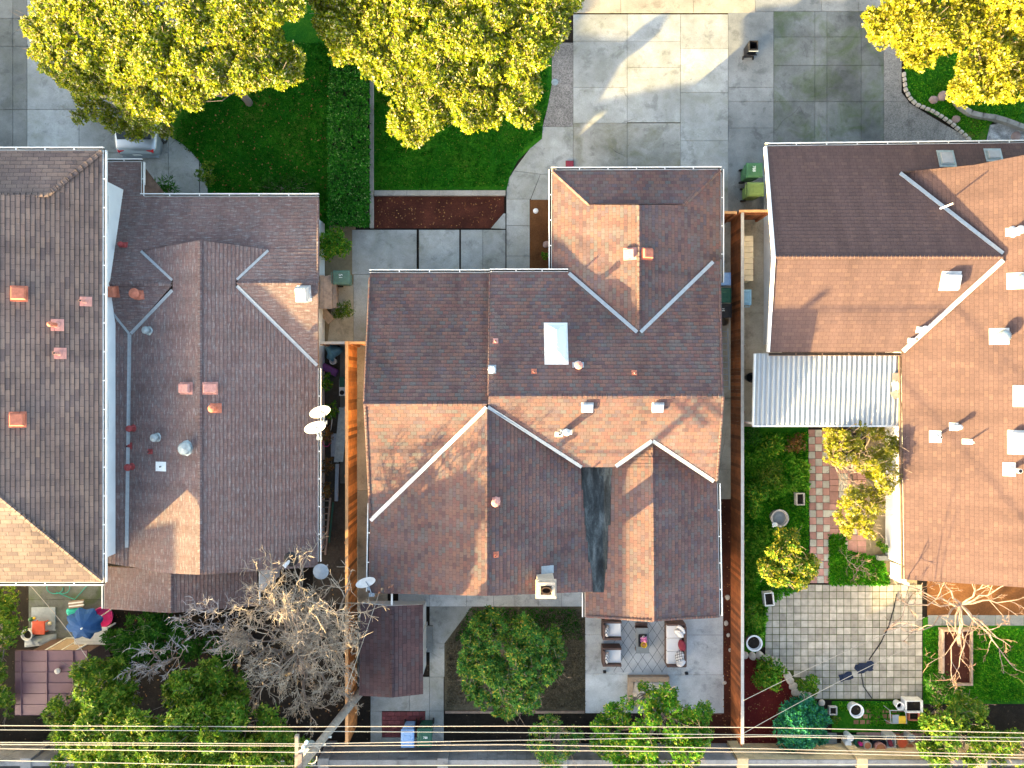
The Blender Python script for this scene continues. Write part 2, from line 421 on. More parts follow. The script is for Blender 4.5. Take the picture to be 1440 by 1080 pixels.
M['cushion'] = plain('pale_cushion', (.62,.61,.61), .95, .06, 5, bump=.3)
M['wicker'] = plain('brown_wicker', (.105,.065,.055), .75, .3, 30)
M['greytop'] = plain('grey_table_top', (.17,.19,.20), .6, .15, 6)
M['umb'] = plain('blue_umbrella_fabric', (.016,.065,.18), .8, .15, 4, bump=.2)
M['pink'] = plain('magenta_plastic', (.55,.03,.19), .5, .15)
M['teal'] = plain('teal_cloth', (.02,.33,.30), .85, .3, 6)
M['orange'] = plain('orange_plastic', (.55,.085,.035), .5, .15)
M['grey'] = plain('grey_blue_plastic', (.24,.28,.32), .6, .2)
M['whiteplastic'] = plain('white_plastic', (.68,.68,.68), .5, .15)
M['navy'] = plain('navy_cloth', (.012,.02,.045), .9, .4, 6)
M['purple'] = plain('purple_foam', (.16,.055,.19), .8, .2)
M['bluebag'] = plain('blue_tarp_bag', (.09,.22,.29), .5, .35, 6)
M['terrapot'] = plain('terracotta_pot', (.42,.16,.07), .8, .25)
M['stone'] = plain('pale_stone', (.42,.38,.33), .9, .3, 5, bump=.6)
M['rock'] = plain('reddish_rock', (.30,.21,.185), .9, .3, 5, bump=.6)
M['yellow'] = plain('yellow_glaze', (.62,.40,.03), .5, .2)
M['flower'] = plain('pink_petals', (.68,.25,.45), .8, .3, 20)
M['burg'] = plain('burgundy_fabric', (.20,.03,.05), .95, .3, 30)
M['shedroof'] = plain('maroon_metal_roof', (.115,.056,.066), .5, .2, 2)
M['silver'] = plain('silver_car_paint', (.33,.37,.40), .3, .06, 2, .6, .5, 0)
M['tail'] = plain('red_lens', (.45,.015,.02), .25, .1)
M['tyre'] = plain('tyre_rubber', (.02,.02,.02), .85, .2)
M['cable'] = plain('wire_aluminium', (.42,.36,.29), .6, .1)
M['cable_dark'] = plain('wire_dark', (.22,.23,.22), .6, .1)
M['brickpav'] = plain('red_brick_paver', (.17,.05,.055), .9, .35, 9, island=.35)
M['pav'] = plain('grey_paver', (.34,.31,.26), .9, .3, 4, island=.3)
M['moss'] = ground_mat('mossy_joint', [(.3,(.03,.035,.012)), (.55,(.06,.08,.02)), (.75,(.11,.10,.05))])
M['pav_pink'] = plain('pink_paver', (.36,.20,.175), .9, .25, 4, island=.25)
M['pav_grey'] = plain('pale_paver', (.38,.375,.33), .9, .25, 4, island=.2)
M['chimney'] = plain('tan_chimney_stucco', (.50,.40,.30), .9, .2, 5)
M['soot'] = plain('sooty_flue', (.06,.035,.02), .95, .3)

def m_pattern(name, base, line, fx, fy, wid):
    t = NT(name); v = t.obj()
    sp = t.new('ShaderNodeSeparateXYZ'); t.link(v, sp.inputs[0])
    a = t.math('ADD', t.math('MULTIPLY', sp.outputs[0], fx), t.math('MULTIPLY', sp.outputs[1], fy))
    b = t.math('SUBTRACT', t.math('MULTIPLY', sp.outputs[0], fx), t.math('MULTIPLY', sp.outputs[1], fy))
    ga = t.math('ABSOLUTE', t.math('SUBTRACT', t.math('FRACT', a), .5)); gb = t.math('ABSOLUTE', t.math('SUBTRACT', t.math('FRACT', b), .5))
    d = t.math('LESS_THAN', t.math('MINIMUM', ga, gb), wid)
    col = t.mix(d, t.ramp(t.noise(v, 3, 5), [(.3, sc(base,.85)), (.7, sc(base,1.1))]), line)
    return t.out(col, .95, 0, .1)
M['rug'] = m_pattern('diamond_rug', (.40,.42,.44), (.09,.10,.11), 2.45, 1.65, .026)
M['pillow'] = m_pattern('patterned_pillow', (.62,.61,.61), (.05,.05,.06), 7, 7, .1)

# ------------------------------------------------------------------ ground
def sheet(name, polys, mat, z, label=None, kind='structure'):
    mb = MB()
    for p in polys:
        pts = [P(x, y, 0) for x, y in p]
        ar = sum(pts[i].x*pts[(i+1)%len(pts)].y - pts[(i+1)%len(pts)].x*pts[i].y for i in range(len(pts)))
        if ar < 0: pts = pts[::-1]
        for q in pts: q.z = z
        mb.face(pts)
    return tag(mb.build(name, mat), label, None, None, kind)

def inset(poly, d):
    n = len(poly); out = []
    ar = sum(poly[i][0]*poly[(i+1)%n][1]-poly[(i+1)%n][0]*poly[i][1] for i in range(n))
    sg = 1 if ar > 0 else -1
    for i in range(n):
        a = Vector(poly[i-1]); b = Vector(poly[i]); c = Vector(poly[(i+1)%n])
        e1 = (b-a).normalized(); e2 = (c-b).normalized()
        n1 = Vector((-e1.y, e1.x))*sg; n2 = Vector((-e2.y, e2.x))*sg
        k = 1 + n1.dot(n2)
        out.append(tuple(b + (n1+n2)*(d/max(k,.3))))
    return out

def slabs(name, polys, mat, z=0.0, gap=.6, label=None, mats=None, midx=None):
    """concrete slabs (pixel outlines) with recessed joints over a dirt bed"""
    mb = MB()
    for i, p in enumerate(polys):
        q = inset(p, gap*.5)
        w = [P(x, y, 0) for x, y in q]
        mb.prism([(v.x, v.y) for v in w], z-.05, z, 0 if midx is None else midx[i], bottom=False)
    o = mb.build(name, mats or mat)
    return tag(o, label, None, None, 'structure')

def grid(xs, ys):
    return [[(xs[i],ys[j]),(xs[i+1],ys[j]),(xs[i+1],ys[j+1]),(xs[i],ys[j+1])] for i in range(len(xs)-1) for j in range(len(ys)-1)]

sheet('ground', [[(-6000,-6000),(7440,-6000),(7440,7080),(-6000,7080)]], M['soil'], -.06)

# left neighbour's driveway
slabs('driveway', grid([-160,-60,18,38],[-160,-60,26,65,154,260,330]), M['conc_old'], 0)
slabs('driveway', [[(38,-160),(330,-160),(330,-40),(38,-40)],[(38,-40),(170,-40),(170,65),(38,65)],[(170,-40),(330,-40),(330,65),(170,65)],
      [(38,65),(140,65),(140,154),(38,154)],[(140,65),(238,65),(238,154),(140,154)],
      [(38,154),(111,154),(111,330),(38,330)],[(111,154),(237,154),(237,190),(237,215),(111,215)],
      [(111,215),(189,215),(189,330),(111,330)],[(189,215),(237,215),(237,330),(189,330)],
      [(237,191),(255,201),(268,212),(280,226),(281,330),(237,330)],[(281,227),(288,243),(292,262),(293,330),(281,330)]], M['conc'], 0)
# lawns
curve_r = [(776,40),(776,120),(772,145),(764,170),(762,195),(745,209),(728,226),(718,245),(712,268)]
sheet('lawn', [[(238,-160),(463,-160),(463,330),(293,330),(292,262),(288,243),(280,226),(268,212),(255,201),(238,191)]], M['lawn'], -.012)
sheet('lawn', [[(526,-160),(780,-160)]+curve_r+[(526,268)]], M['lawn'], -.010)
sheet('lawn', [[(1272,-120),(1700,-120),(1700,186),(1440,183),(1410,170),(1395,172),(1385,200),(1368,200),(1340,175),(1310,160),(1282,143),(1273,125)]], M['lawn'], -.010)
sheet('gravel_bed', [[(1392,176),(1412,171),(1440,183),(1700,190),(1700,240),(1378,240)]], M['gravel'], .002)
# main front
slabs('path', [[(780,60),(806,60),(806,118),(776,118),(776,72)],[(776,118),(806,118),(806,178),(763,178),(770,150)]], M['aggregate'], .004, .4)
slabs('path', [[(763,178),(806,178),(806,245),(775,245),(760,245),(722,240),(745,209),(762,195)],
      [(722,240),(760,245),(746,280),(712,280),(712,268),(716,250)],[(712,280),(745,280),(745,317),(712,317)],[(712,317),(745,317),(745,360),(712,360)],[(712,360),(745,360),(745,402),(712,402)],
      [(760,245),(812,245),(812,300),(777,300),(777,281),(746,281)]], M['conc'], 0, .5)
slabs('path', [[(495,323),(586,323),(586,386),(495,386)],[(589,323),(646,323),(646,420),(589,420)],[(648,323),(679,323),(679,420),(648,420)],[(679,323),(711,323),(711,420),(679,420)],
      [(497,386),(586,386),(586,420),(540,420),(540,484),(497,484)],[(690,321),(708,300),(711,300),(711,322)]], M['conc'], 0, .5)
sheet('soil_strip', [[(450,300),(500,300),(500,486),(450,486)]], M['earth'], -.02)
slabs('path', [[(470,400),(497,400),(497,484),(460,484)]], M['conc_warm'], -.004, .4)
sheet('mulch_bed', [[(526,276),(709,276),(709,300),(690,321),(526,321)]], M['mulch'], -.004)
sheet('mulch_bed', [[(745,281),(800,281),(800,400),(745,400)]], M['mulch_brown'], -.004)
# main driveway, its apron and the pavement
slabs('driveway', [[(806,20),(882,20),(882,58),(806,58)],[(882,20),(957,20),(957,58),(882,58)],[(806,58),(882,58),(882,123),(806,123)],[(882,58),(957,58),(957,95),(882,95)],
      [(882,95),(957,95),(957,172),(882,172)],[(806,123),(882,123),(882,173),(806,173)],
      [(957,20),(1024,20),(1024,68),(957,68)],[(957,68),(1024,68),(1024,130),(957,130)],[(957,130),(1024,130),(1024,198),(957,198)],[(957,198),(1024,198),(1024,300),(957,300)]], M['conc'], 0, .5)
slabs('driveway', [[(806,173),(882,173),(882,290),(806,290)],[(882,173),(957,173),(957,290),(882,290)]], concrete('concrete_oiled', (.36,.36,.34), (.15,.15,.125), .48, (.13,.13,.07), .7, .9, seed=41), 0, .5)
slabs('pavement', grid([806,873,975,1062],[-60,18]), concrete('pavement_concrete', (.42,.38,.31), (.28,.25,.2), .3, seed=63), .003, .5)
slabs('pavement', grid([1062,1155,1207,1300],[-60,16]), M['conc_mid'], .003, .5)
slabs('pavement', grid([-160,0,130,260,390,520,650,806],[-60,-2]), M['conc'], .006, .5)
sheet('road', [[(-2500,-2600),(3900,-2600),(3900,-70),(-2500,-70)]], M['asphalt'], -.03)
slabs('driveway', grid([1024,1088],[16,123,143,180,300]), M['conc_mid'], 0, .5)
slabs('driveway', grid([1088,1146,1163,1211,1243],[16,52,92,143,215]), M['conc_dark'], 0, .5)
slabs('path', [[(1243,-60),(1285,-60),(1270,60),(1268,92),(1268,130),(1278,143),(1243,143)],[(1243,143),(1278,143),(1278,225),(1243,225)],[(1278,144),(1305,161),(1332,177),(1322,225),(1278,225)],[(1332,177),(1352,188),(1368,200),(1380,225),(1322,225)]], M['walk_warm'], .002, .4)
# side passages
slabs('side_path', grid([500,545],[478,560,690,860]), M['conc_warm'], -.004, .4)
slabs('side_path', [[(940,200),(1034,200),(1034,300),(940,300)]], M['conc_mid'], -.006, .4)
slabs('side_path', grid([975,1034],[300,420,560,660,702]), M['conc_warm'], -.004, .4)
sheet('mulch_bed', [[(975,702),(1036,702),(1036,1045),(975,1045)]], M['mulch'], -.008)
slabs('side_path', grid([1032,1100],[300,360,440,520,600]), M['conc_warm'], -.004, .4)
sheet('soil_strip', [[(440,484),(505,484),(505,850),(440,850)]], M['dirt'], -.02)
slabs('side_path', grid([478,503],[484,540,600,680]), M['conc_old'], -.012, .4)
# back yard of the main house
slabs('patio', [[(560,825),(604,825),(604,853),(560,853)]] + grid([604,656],[825,853]) + grid([656,694,757,790,826],[800,853]), M['conc_pale'], 0, .4)
slabs('patio', [[(604,853),(664,853),(625,905),(604,905)],[(604,905),(625,905),(625,952),(604,952)],[(604,952),(624,952),(624,1000),(604,1000)],[(521,952),(576,952),(576,1000),(521,1000)],[(576,952),(604,952),(604,1000),(576,1000)],[(604,1000),(624,1000),(624,1045),(604,1045)],[(521,1000),(537,1000),(537,1045),(521,1045)],[(598,1000),(604,1000),(604,1045),(598,1045)],[(537,1037),(598,1037),(598,1045),(537,1045)]], M['conc'], 0, .4)
bp = []
for j in range(6):
    for i in range(7):
        x0 = 537+i*8.7+(4.3 if j%2 else 0); x1 = min(x0+8.7, 598)
        if j % 2 and i == 0: bp.append([(537,1001+j*6),(541.3,1001+j*6),(541.3,1007+j*6),(537,1007+j*6)])
        bp.append([(x0,1001+j*6),(x1,1001+j*6),(x1,1007+j*6),(x0,1007+j*6)])
slabs('brick_paving', bp, M['brickpav'], -.003, .5)
slabs('patio', [[(823,840),(866,840),(866,892),(823,892)],[(866,840),(938,840),(938,948),(866,948)],[(938,840),(1017,840),(1017,893),(938,893)],[(823,892),(866,892),(866,948),(823,948)],
      [(938,893),(1017,893),(1017,949),(938,949)],[(823,948),(938,948),(938,1003),(823,1003)],[(938,949),(1018,949),(1018,1003),(938,1003)]], M['conc_pale'], 0, .4)
sheet('yard_ground', [[(625,905),(664,853),(823,853),(823,1000),(625,1000)]], M['dry'], -.012)
# right garden
sheet('garden_ground', [[(1043,600),(1137,600),(1137,860),(1090,900),(1043,930)]], M['lawn'], -.012)
pk, pm = [], []
for j in range(21):
    for i in range(3):
        x0 = 1136.5+i*9.7+(j*.15); y0 = 604+j*10.3
        pk.append([(x0,y0),(x0+9.7,y0),(x0+9.7,y0+10.3),(x0,y0+10.3)]); pm.append((i+j)%2)
slabs('checkered_path', pk, None, -.002, .7, mats=[M['pav_pink'], M['pav_grey']], midx=pm)
pk, pm = [], []
for j in range(8):
    y0 = 640+j*17.2
    for i in range(4):
        h = 17.2 if (i+j)%2 else 8.6
        x0 = 1166.5+i*13
        if h > 9: pk.append([(x0,y0),(x0+13,y0),(x0+13,y0+h),(x0,y0+h)]); pm.append(R.choice([0,0,0,1]))
        else:
            pk += [[(x0,y0),(x0+13,y0),(x0+13,y0+h),(x0,y0+h)],[(x0,y0+h),(x0+13,y0+h),(x0+13,y0+2*h),(x0,y0+2*h)]]; pm += [R.choice([0,0,1]), R.choice([0,0,1])]
slabs('paver_path', pk, None, -.002, .7, mats=[M['pav_pink'], M['pav_grey']], midx=pm)
sheet('soil_bed', [[(1218,600),(1290,600),(1290,830),(1218,830)]], M['earth'], -.014)
sheet('soil_bed', [[(1166,752),(1256,752),(1256,822),(1166,822)]], M['earth'], -.012)
sheet('soil_bed', [[(1078,822),(1297,822),(1297,984),(1120,984),(1105,935),(1078,915)]], M['moss'], -.009)
pv = []
for j in range(16):
    for i in range(22):
        x0 = 1076+i*10.05; y0 = 822+j*10.05
        if x0 > 1290: continue
        if x0+y0 < 1084+870 and y0 > 860 and (x0-1040)**2+(y0-1000)**2 < 78**2: continue
        if j > 11 and (x0-1040)**2+(y0-985)**2 < 85**2: continue
        pv.append([(x0,y0),(x0+10.05,y0),(x0+10.05,y0+10.05),(x0,y0+10.05)])
slabs('paver_patio', pv, M['pav'], .004, .9)
sheet('mulch_bed', [[(1044,920),(1076,925),(1100,935),(1116,960),(1120,1000),(1090,1052),(1044,1052)]], M['mulch_red'], -.010)
sheet('lawn', [[(1298,868),(1700,868),(1700,990),(1298,990)]], M['lawn'], -.010)
slabs('path', grid([1305,1325,1352,1376,1400,1440,1480],[865,880]), M['conc_mid'], -.004, .5)
sheet('soil_bed', [[(1304,800),(1700,800),(1700,866),(1304,866)]], M['mulch_brown'], -.014)
sheet('garden_ground', [[(1170,986),(1298,986),(1298,1030),(1170,1030)]], M['lawn'], -.012)
slabs('brick_paving', [[(1200+i*9+(4 if j%2 else 0),996+j*8),(1208+i*9+(4 if j%2 else 0),996+j*8),(1208+i*9+(4 if j%2 else 0),1003+j*8),(1200+i*9+(4 if j%2 else 0),1003+j*8)] for i in range(9) for j in range(3)], plain('tan_brick_paver',(.24,.13,.07),.9,.4,9,island=.4), -.006, 1.2)
slabs('path', grid([1205,1225,1250,1275,1300],[1030,1048]), M['pav_pink'], -.006, .5)
# left back yard
slabs('patio', [[(40,815),(90,815),(90,843),(40,843)],[(90,815),(150,815),(150,843),(90,843)]] + grid([40,70,100,150],[843,872,905]), M['conc_dark'], -.004, .4)
# alley behind the block wall
sheet('alley', [[(-2500,1074),(3900,1074),(3900,1400),(-2500,1400)]], M['asphalt'], -.03)
slabs('alley_edge', grid([-100,150,300,450,600,760,920,1080,1240,1400,1600],[1082,1100]), M['conc_old'], -.022, .6)

# ------------------------------------------------------------------ roofs
CAM = Vector((0,0,CAM_H))
class Plane:
    def __init__(s, p, n): s.p = Vector(p); s.n = Vector(n).normalized()
    def at(s, x, y, lift=0.0):
        q = P(x, y, 0); d = q - CAM
        t = (s.p + s.n*lift - CAM).dot(s.n) / d.dot(s.n)
        return CAM + d*t
    def z(s, X, Y): return s.p.z - (s.n.x*(X-s.p.x)+s.n.y*(Y-s.p.y))/s.n.z
def pl(x, y, z, down, slope):
    return Plane(P(x, y, z), (down[0]*slope, down[1]*slope, 1.0))
def zat(plane, x, y): return plane.at(x, y).z

class Roof:
    """shingled roof built course by course, so each course really overlaps the next"""
    def __init__(s, course=.145, lift=.014, thick=.13, tab=0):
        s.tab = tab
        s.mb = MB(); s.c = course; s.lift = lift; s.th = thick; s.faces = []
    def add(s, plane, poly, m=0, mtrim=1, trim=True):
        pts = [plane.at(x, y) for x, y in poly]
        n = len(pts)
        ar = sum(pts[i].x*pts[(i+1)%n].y-pts[(i+1)%n].x*pts[i].y for i in range(n))
        if ar < 0: pts = pts[::-1]
        s.faces.append((pts, plane))
        N = plane.n; V = Vector((0,0,1)) - N*N.z
        if V.length < 1e-3: V = Vector((0,1,0))
        V.normalize(); U = V.cross(N)
        uvp = [(p.dot(U), p.dot(V)) for p in pts]
        v0 = min(q[1] for q in uvp); v1 = max(q[1] for q in uvp)
        org = pts[0] - U*uvp[0][0] - V*uvp[0][1]
        c = s.c; k = math.floor(v0/c + 1e-6)
        def clip(po, lim, keep_above):
            out = []
            for i in range(len(po)):
                a, b = po[i], po[(i+1)%len(po)]
                ia = (a[1] >= lim) == keep_above or a[1] == lim; ib = (b[1] >= lim) == keep_above or b[1] == lim
                if ia: out.append(a)
                if ia != ib:
                    t = (lim-a[1])/(b[1]-a[1]); out.append((a[0]+t*(b[0]-a[0]), lim))
            return out
        while k*c < v1:
            lo, hi = k*c, (k+1)*c
            q = clip(clip(uvp, lo, True), hi, False)
            qs = [q] if len(q) >= 3 else []
            if s.tab and qs:                                  # courses broken into tabs that lift by different amounts
                sw = lambda po: [(b, a) for a, b in po]
                u0, u1 = min(a for a, _ in q), max(a for a, _ in q); cuts = [u0]
                while cuts[-1] < u1: cuts.append(cuts[-1] + R.uniform(.6, 1.6)*s.tab)
                qs = [sw(clip(clip(sw(q), ca, True), cb, False)) for ca, cb in zip(cuts[:-1], cuts[1:])]
            for q in qs:
                if len(q) < 3: continue
                L = s.lift*(R.uniform(.8, 1.2) if not s.tab else R.uniform(.6, 1.5))
                off = lambda v: .002 + L*(1-(v-lo)/c)
                vs = [org + U*a + V*b + N*off(b) for a, b in q]
                s.mb.face(vs, m, q)
                low = [(a, b) for a, b in q if abs(b-lo) < 1e-6]
                if len(low) >= 2:
                    a0 = min(l[0] for l in low); a1 = max(l[0] for l in low)
                    w = lambda a, h: org + U*a + V*lo + N*h
                    s.mb.face([w(a0,-.01), w(a1,-.01), w(a1,off(lo)), w(a0,off(lo))], m, [(a0,lo),(a1,lo),(a1,lo),(a0,lo)])
            k += 1
        if trim:
            top = [p - N*.012 for p in pts]; bot = [p - N*s.th for p in pts]
            s.mb.add(top+bot, [tuple(range(n)), tuple(range(2*n-1, n-1, -1))] + [(i, n+i, n+(i+1)%n, (i+1)%n) for i in range(n)], mtrim)
        return s
    def height(s, X, Y, default):
        best = None
        for pts, plane in s.faces:
            ins = False; j = len(pts)-1
            for i in range(len(pts)):
                a, b = pts[i], pts[j]
                if (a.y > Y) != (b.y > Y) and X < (b.x-a.x)*(Y-a.y)/(b.y-a.y)+a.x: ins = not ins
                j = i
            if ins:
                z = plane.z(X, Y)
                best = z if best is None else max(best, z)
        return default if best is None else best

class Multi:
    """one mesh per ridge or edge, all under the same parent"""
    def __init__(s): s.subs = []
    def sub(s): s.subs.append(MB()); return s.subs[-1]
    def build(s, name, mats, parent=None): return [q.build(name, mats, parent) for q in s.subs]
def ridge_cap(mb, pA, pB, a, b, wpx=4.0, piece=.19, m=0, lift=.03):
    """overlapping cap shingles along a ridge or hip from pixel a to pixel b"""
    if isinstance(mb, Multi): mb = mb.sub()
    A0 = pA.at(*a); A1 = pA.at(*b); L = (A1-A0).length; n = max(2, int(L/piece))
    d = Vector((b[0]-a[0], b[1]-a[1])).normalized(); nx, ny = -d.y, d.x
    pa = pA; pb = pB
    for i in range(n):
        t0, t1 = i/n, (i+1.25)/n
        vs = []
        for t, h in ((t0, lift+.028), (min(t1,1), lift-.012)):
            x = a[0]+(b[0]-a[0])*t; y = a[1]+(b[1]-a[1])*t
            w = wpx*R.uniform(.92,1.08)
            c0 = pA.at(x, y); c1 = pB.at(x, y); top = c0 if c0.z > c1.z else c1
            # side of plane A is where plane A is lower than plane B extended
            s1 = (x+nx*w, y+ny*w); s2 = (x-nx*w, y-ny*w)
            z1 = min(pA.at(*s1).z, pB.at(*s1).z); z2 = min(pA.at(*s2).z, pB.at(*s2).z)
            vs += [P(s1[0], s1[1], z1+h), P(x, y, top.z+h+.012), P(s2[0], s2[1], z2+h)]
        uv = [(i*.3+.05,i*.15+.02),(i*.3+.15,i*.15+.02),(i*.3+.25,i*.15+.02),(i*.3+.05,i*.15+.12),(i*.3+.15,i*.15+.12),(i*.3+.25,i*.15+.12)]
        mb.add(vs, [(0,1,4,3),(1,2,5,4)], m, [[uv[0],uv[1],uv[4],uv[3]],[uv[1],uv[2],uv[5],uv[4]]])
        mb.face([vs[0]-Vector((0,0,.03)), vs[1]-Vector((0,0,.03)), vs[1], vs[0]], m, [uv[0],uv[1],uv[1],uv[0]])
        mb.face([vs[1]-Vector((0,0,.03)), vs[2]-Vector((0,0,.03)), vs[2], vs[1]], m, [uv[1],uv[2],uv[2],uv[1]])

def valley(mb, pA, pB, a, b, wpx=4.0, m=0, lift=.03):
    d = Vector((b[0]-a[0], b[1]-a[1])).normalized(); nx, ny = -d.y, d.x
    n = 8; prev = None
    for i in range(n+1):
        t = i/n; x = a[0]+(b[0]-a[0])*t; y = a[1]+(b[1]-a[1])*t
        mx = lambda X, Y: max(pA.at(X,Y).z, pB.at(X,Y).z)
        row = [P(x+nx*w, y+ny*w, mx(x+nx*w, y+ny*w)+lift) for w in (wpx*.5, 0, -wpx*.5)]
        if prev:
            mb.face([prev[0], prev[1], row[1], row[0]], m); mb.face([prev[1], prev[2], row[2], row[1]], m)
            for q in (0, 2):
                mb.face([prev[q], row[q], row[q]-Vector((0,0,.04)), prev[q]-Vector((0,0,.04))], m)
        prev = row

def gutter(parent, pts, mat=None, width=.12, strap=1.25, dn=.10, side=1):
    """open trough along a line of 3-D points, hung outside the eave; outward is to the right of travel * side"""
    mb = MB()
    for a, b in zip(pts[:-1], pts[1:]):
        a, b = Vector(a), Vector(b); d = (b-a); L = d.length; d.normalize()
        o = Vector((d.y, -d.x, 0)).normalized()*side; U = Vector((0,0,1))
        prof = [(0,0),(width,0)]
        def strip(u0, w0, u1, w1, m):
            q = [a+o*u0+U*w0, a+o*u1+U*w1, b+o*u1+U*w1, b+o*u0+U*w0]
            mb.face(q, m)
        def bar(u0, u1, w0, w1, m):
            vs = [a+o*u0+U*w0, a+o*u1+U*w0, a+o*u1+U*w1, a+o*u0+U*w1, b+o*u0+U*w0, b+o*u1+U*w0, b+o*u1+U*w1, b+o*u0+U*w1]
            mb.add(vs, [(0,1,2,3),(7,6,5,4),(0,4,5,1),(1,5,6,2),(2,6,7,3),(3,7,4,0)], m)
        bar(width-.035, width, -dn, 0, 0); bar(0, .012, -dn, 0, 0); bar(.012, width-.035, -dn, -dn+.03, 1)
        n = int(L/strap)
        for i in range(1, n+1):
            c = a + d*(L*i/(n+1)); e = d*.02
            vs = [c-e, c+e, c+e+o*width, c-e+o*width]
            mb.face([v+U*.004 for v in vs], 0)
    return mb.build('gutter', [mat or M['trim'], M['trough_shade']], parent)

def walls(parent, foot, roof, base=2.4, mat=None, under=.16, name='wall', z0=0.0):
    """outside walls following the underside of the roof, gables included"""
    mb = MB(); n = len(foot)
    for i in range(n):
        a, b = Vector((*foot[i], 0)), Vector((*foot[(i+1)%n], 0)); L = (b-a).length; k = max(1, int(L/.3))
        inn = Vector((-(b-a).y, (b-a).x, 0)).normalized()*.02
        top = []; bot = []
        for j in range(k+1):
            p = a + (b-a)*(j/k); q = p + inn
            top.append((p.x, p.y, max(z0+.1, roof.height(q.x, q.y, base+under)-under))); bot.append((p.x, p.y, z0))
        for j in range(k): mb.face([bot[j], bot[j+1], top[j+1], top[j]])
    return mb.build(name, mat or M['stucco'], parent)

def opening(parent, p, d, w, h, z, name='window', matf=None, matg=None, bars=1):
    """window or door standing 2 cm proud of a wall; p on the wall, d along the wall, outside to the right of d"""
    p = Vector((p[0], p[1], z)); d = Vector((d[0], d[1], 0)).normalized(); o = Vector((d.y, -d.x, 0)); U = Vector((0,0,1))
    def bar(mb, u0, u1, w0, w1, t0, t1):
        vs = [p+d*u+U*ww+o*t for t in (t0, t1) for u, ww in ((u0,w0),(u1,w0),(u1,w1),(u0,w1))]
        mb.add(vs, [(3,2,1,0),(4,5,6,7),(0,1,5,4),(1,2,6,5),(2,3,7,6),(3,0,4,7)])
    g = MB(); bar(g, -w/2, w/2, 0, h, .004, .018); win = g.build(name, matg or M['glass'], parent)
    f = MB(); t = .06
    bar(f, -w/2-t, w/2+t, -t, 0, .002, .05); bar(f, -w/2-t, w/2+t, h, h+t, .002, .05); bar(f, -w/2-t, -w/2, 0, h, .002, .05); bar(f, w/2, w/2+t, 0, h, .002, .05)
    for i in range(bars): 
        u = -w/2 + w*(i+1)/(bars+1); bar(f, u-.02, u+.02, 0, h, .019, .04)
    f.build('frame', matf or M['trim'], win)
    return win

# --- roof fittings
def frame_at(plane, x, y):
    N = plane.n; V = (Vector((0,0,1)) - N*N.z).normalized(); U = V.cross(N)
    Mx = Matrix((U, V, N)).transposed().to_4x4(); Mx.translation = plane.at(x, y, .012)
    return Mx
def fit(parent, mb, name, mats, plane, x, y, smooth=False, bevel=0, vertical=False):
    Mx = Matrix.Translation(plane.at(x, y, 0)) if vertical else frame_at(plane, x, y)
    mb.v = [tuple(Mx @ Vector(v)) for v in mb.v]
    return mb.build(name, mats, parent, smooth, bevel)
def vent_box(parent, plane, x, y, w=.42, l=.42, h=.18, mat=None, flange=.08, slant=.7):
    mb = MB(); mb.box((0,0,0), (w+2*flange, l+2*flange, .012))
    mb.box((0,0,.012), (w, l, h*.55)); mb.box((0,-.02,h*.55), (w+.06, l+.08, h*.45), taper=.82)
    return fit(parent, mb, 'roof_vent', mat or M['white_metal'], plane, x, y, bevel=.008)
def vent_pipe(parent, plane, x, y, r=.05, h=.35, mat=None, flash=(.3,.34), matf=None, capr=None, ang=0.0):
    mb = MB()
    Mx = frame_at(plane, x, y); N = plane.n
    if flash:
        w, l = flash; c = (Mx.to_3x3().transposed() @ Vector((0,0,1)))
        mb.box((0,-.02,0), (w, l, .012), m=1)
    base = Mx.to_3x3().transposed() @ Vector((0,0,1))
    p0 = Vector((0,0,0)); mb.tube([p0, base*.06], [r*1.8, r*1.15], 12, 1 if flash else 0)
    mb.tube([p0, base*h], [r, r], 12)
    if capr:
        mb.tube([base*(h-.02), base*(h+.04), base*(h+.10), base*(h+.13)], [capr*.8, capr, capr*.8, .01], 14)
    else:
        mb.tube([base*(h-.10), base*(h+.003)], [r*.78, r*.78], 12, 2)
    return fit(parent, mb, 'vent_pipe', [mat or M['galv'], matf or mat or M['metal'], M['black']], plane, x, y)
def vent_turbine(parent, plane, x, y, r=.2, h=.42, mat=None, flash=.6):
    mb = MB(); Mx = frame_at(plane, x, y); up = Mx.to_3x3().transposed() @ Vector((0,0,1))
    mb.box((-.0,0,0), (flash, flash*1.05, .012), m=1)
    mb.tube([Vector((0,0,0)), up*(h-.24)], [r*.72, r*.62], 16)
    zz = [h-.25, h-.2, h-.1, h-.02, h+.04, h+.06]; rr = [.66, .92, 1.0, .86, .5, .02]
    mb.tube([up*z for z in zz], [r*q for q in rr], 18)
    for k in range(18):
        t = 2*math.pi*k/18; a = up.cross(Vector((1,0,0))).normalized(); b = up.cross(a)
        o = a*math.cos(t)+b*math.sin(t)
        mb.tube([up*(h-.2)+o*r*.95, up*(h-.1)+o*r*1.04, up*(h-.02)+o*r*.9], [.012,.014,.012], 4)
    return fit(parent, mb, 'turbine_vent', [mat or M['galv'], M['white_metal']], plane, x, y)
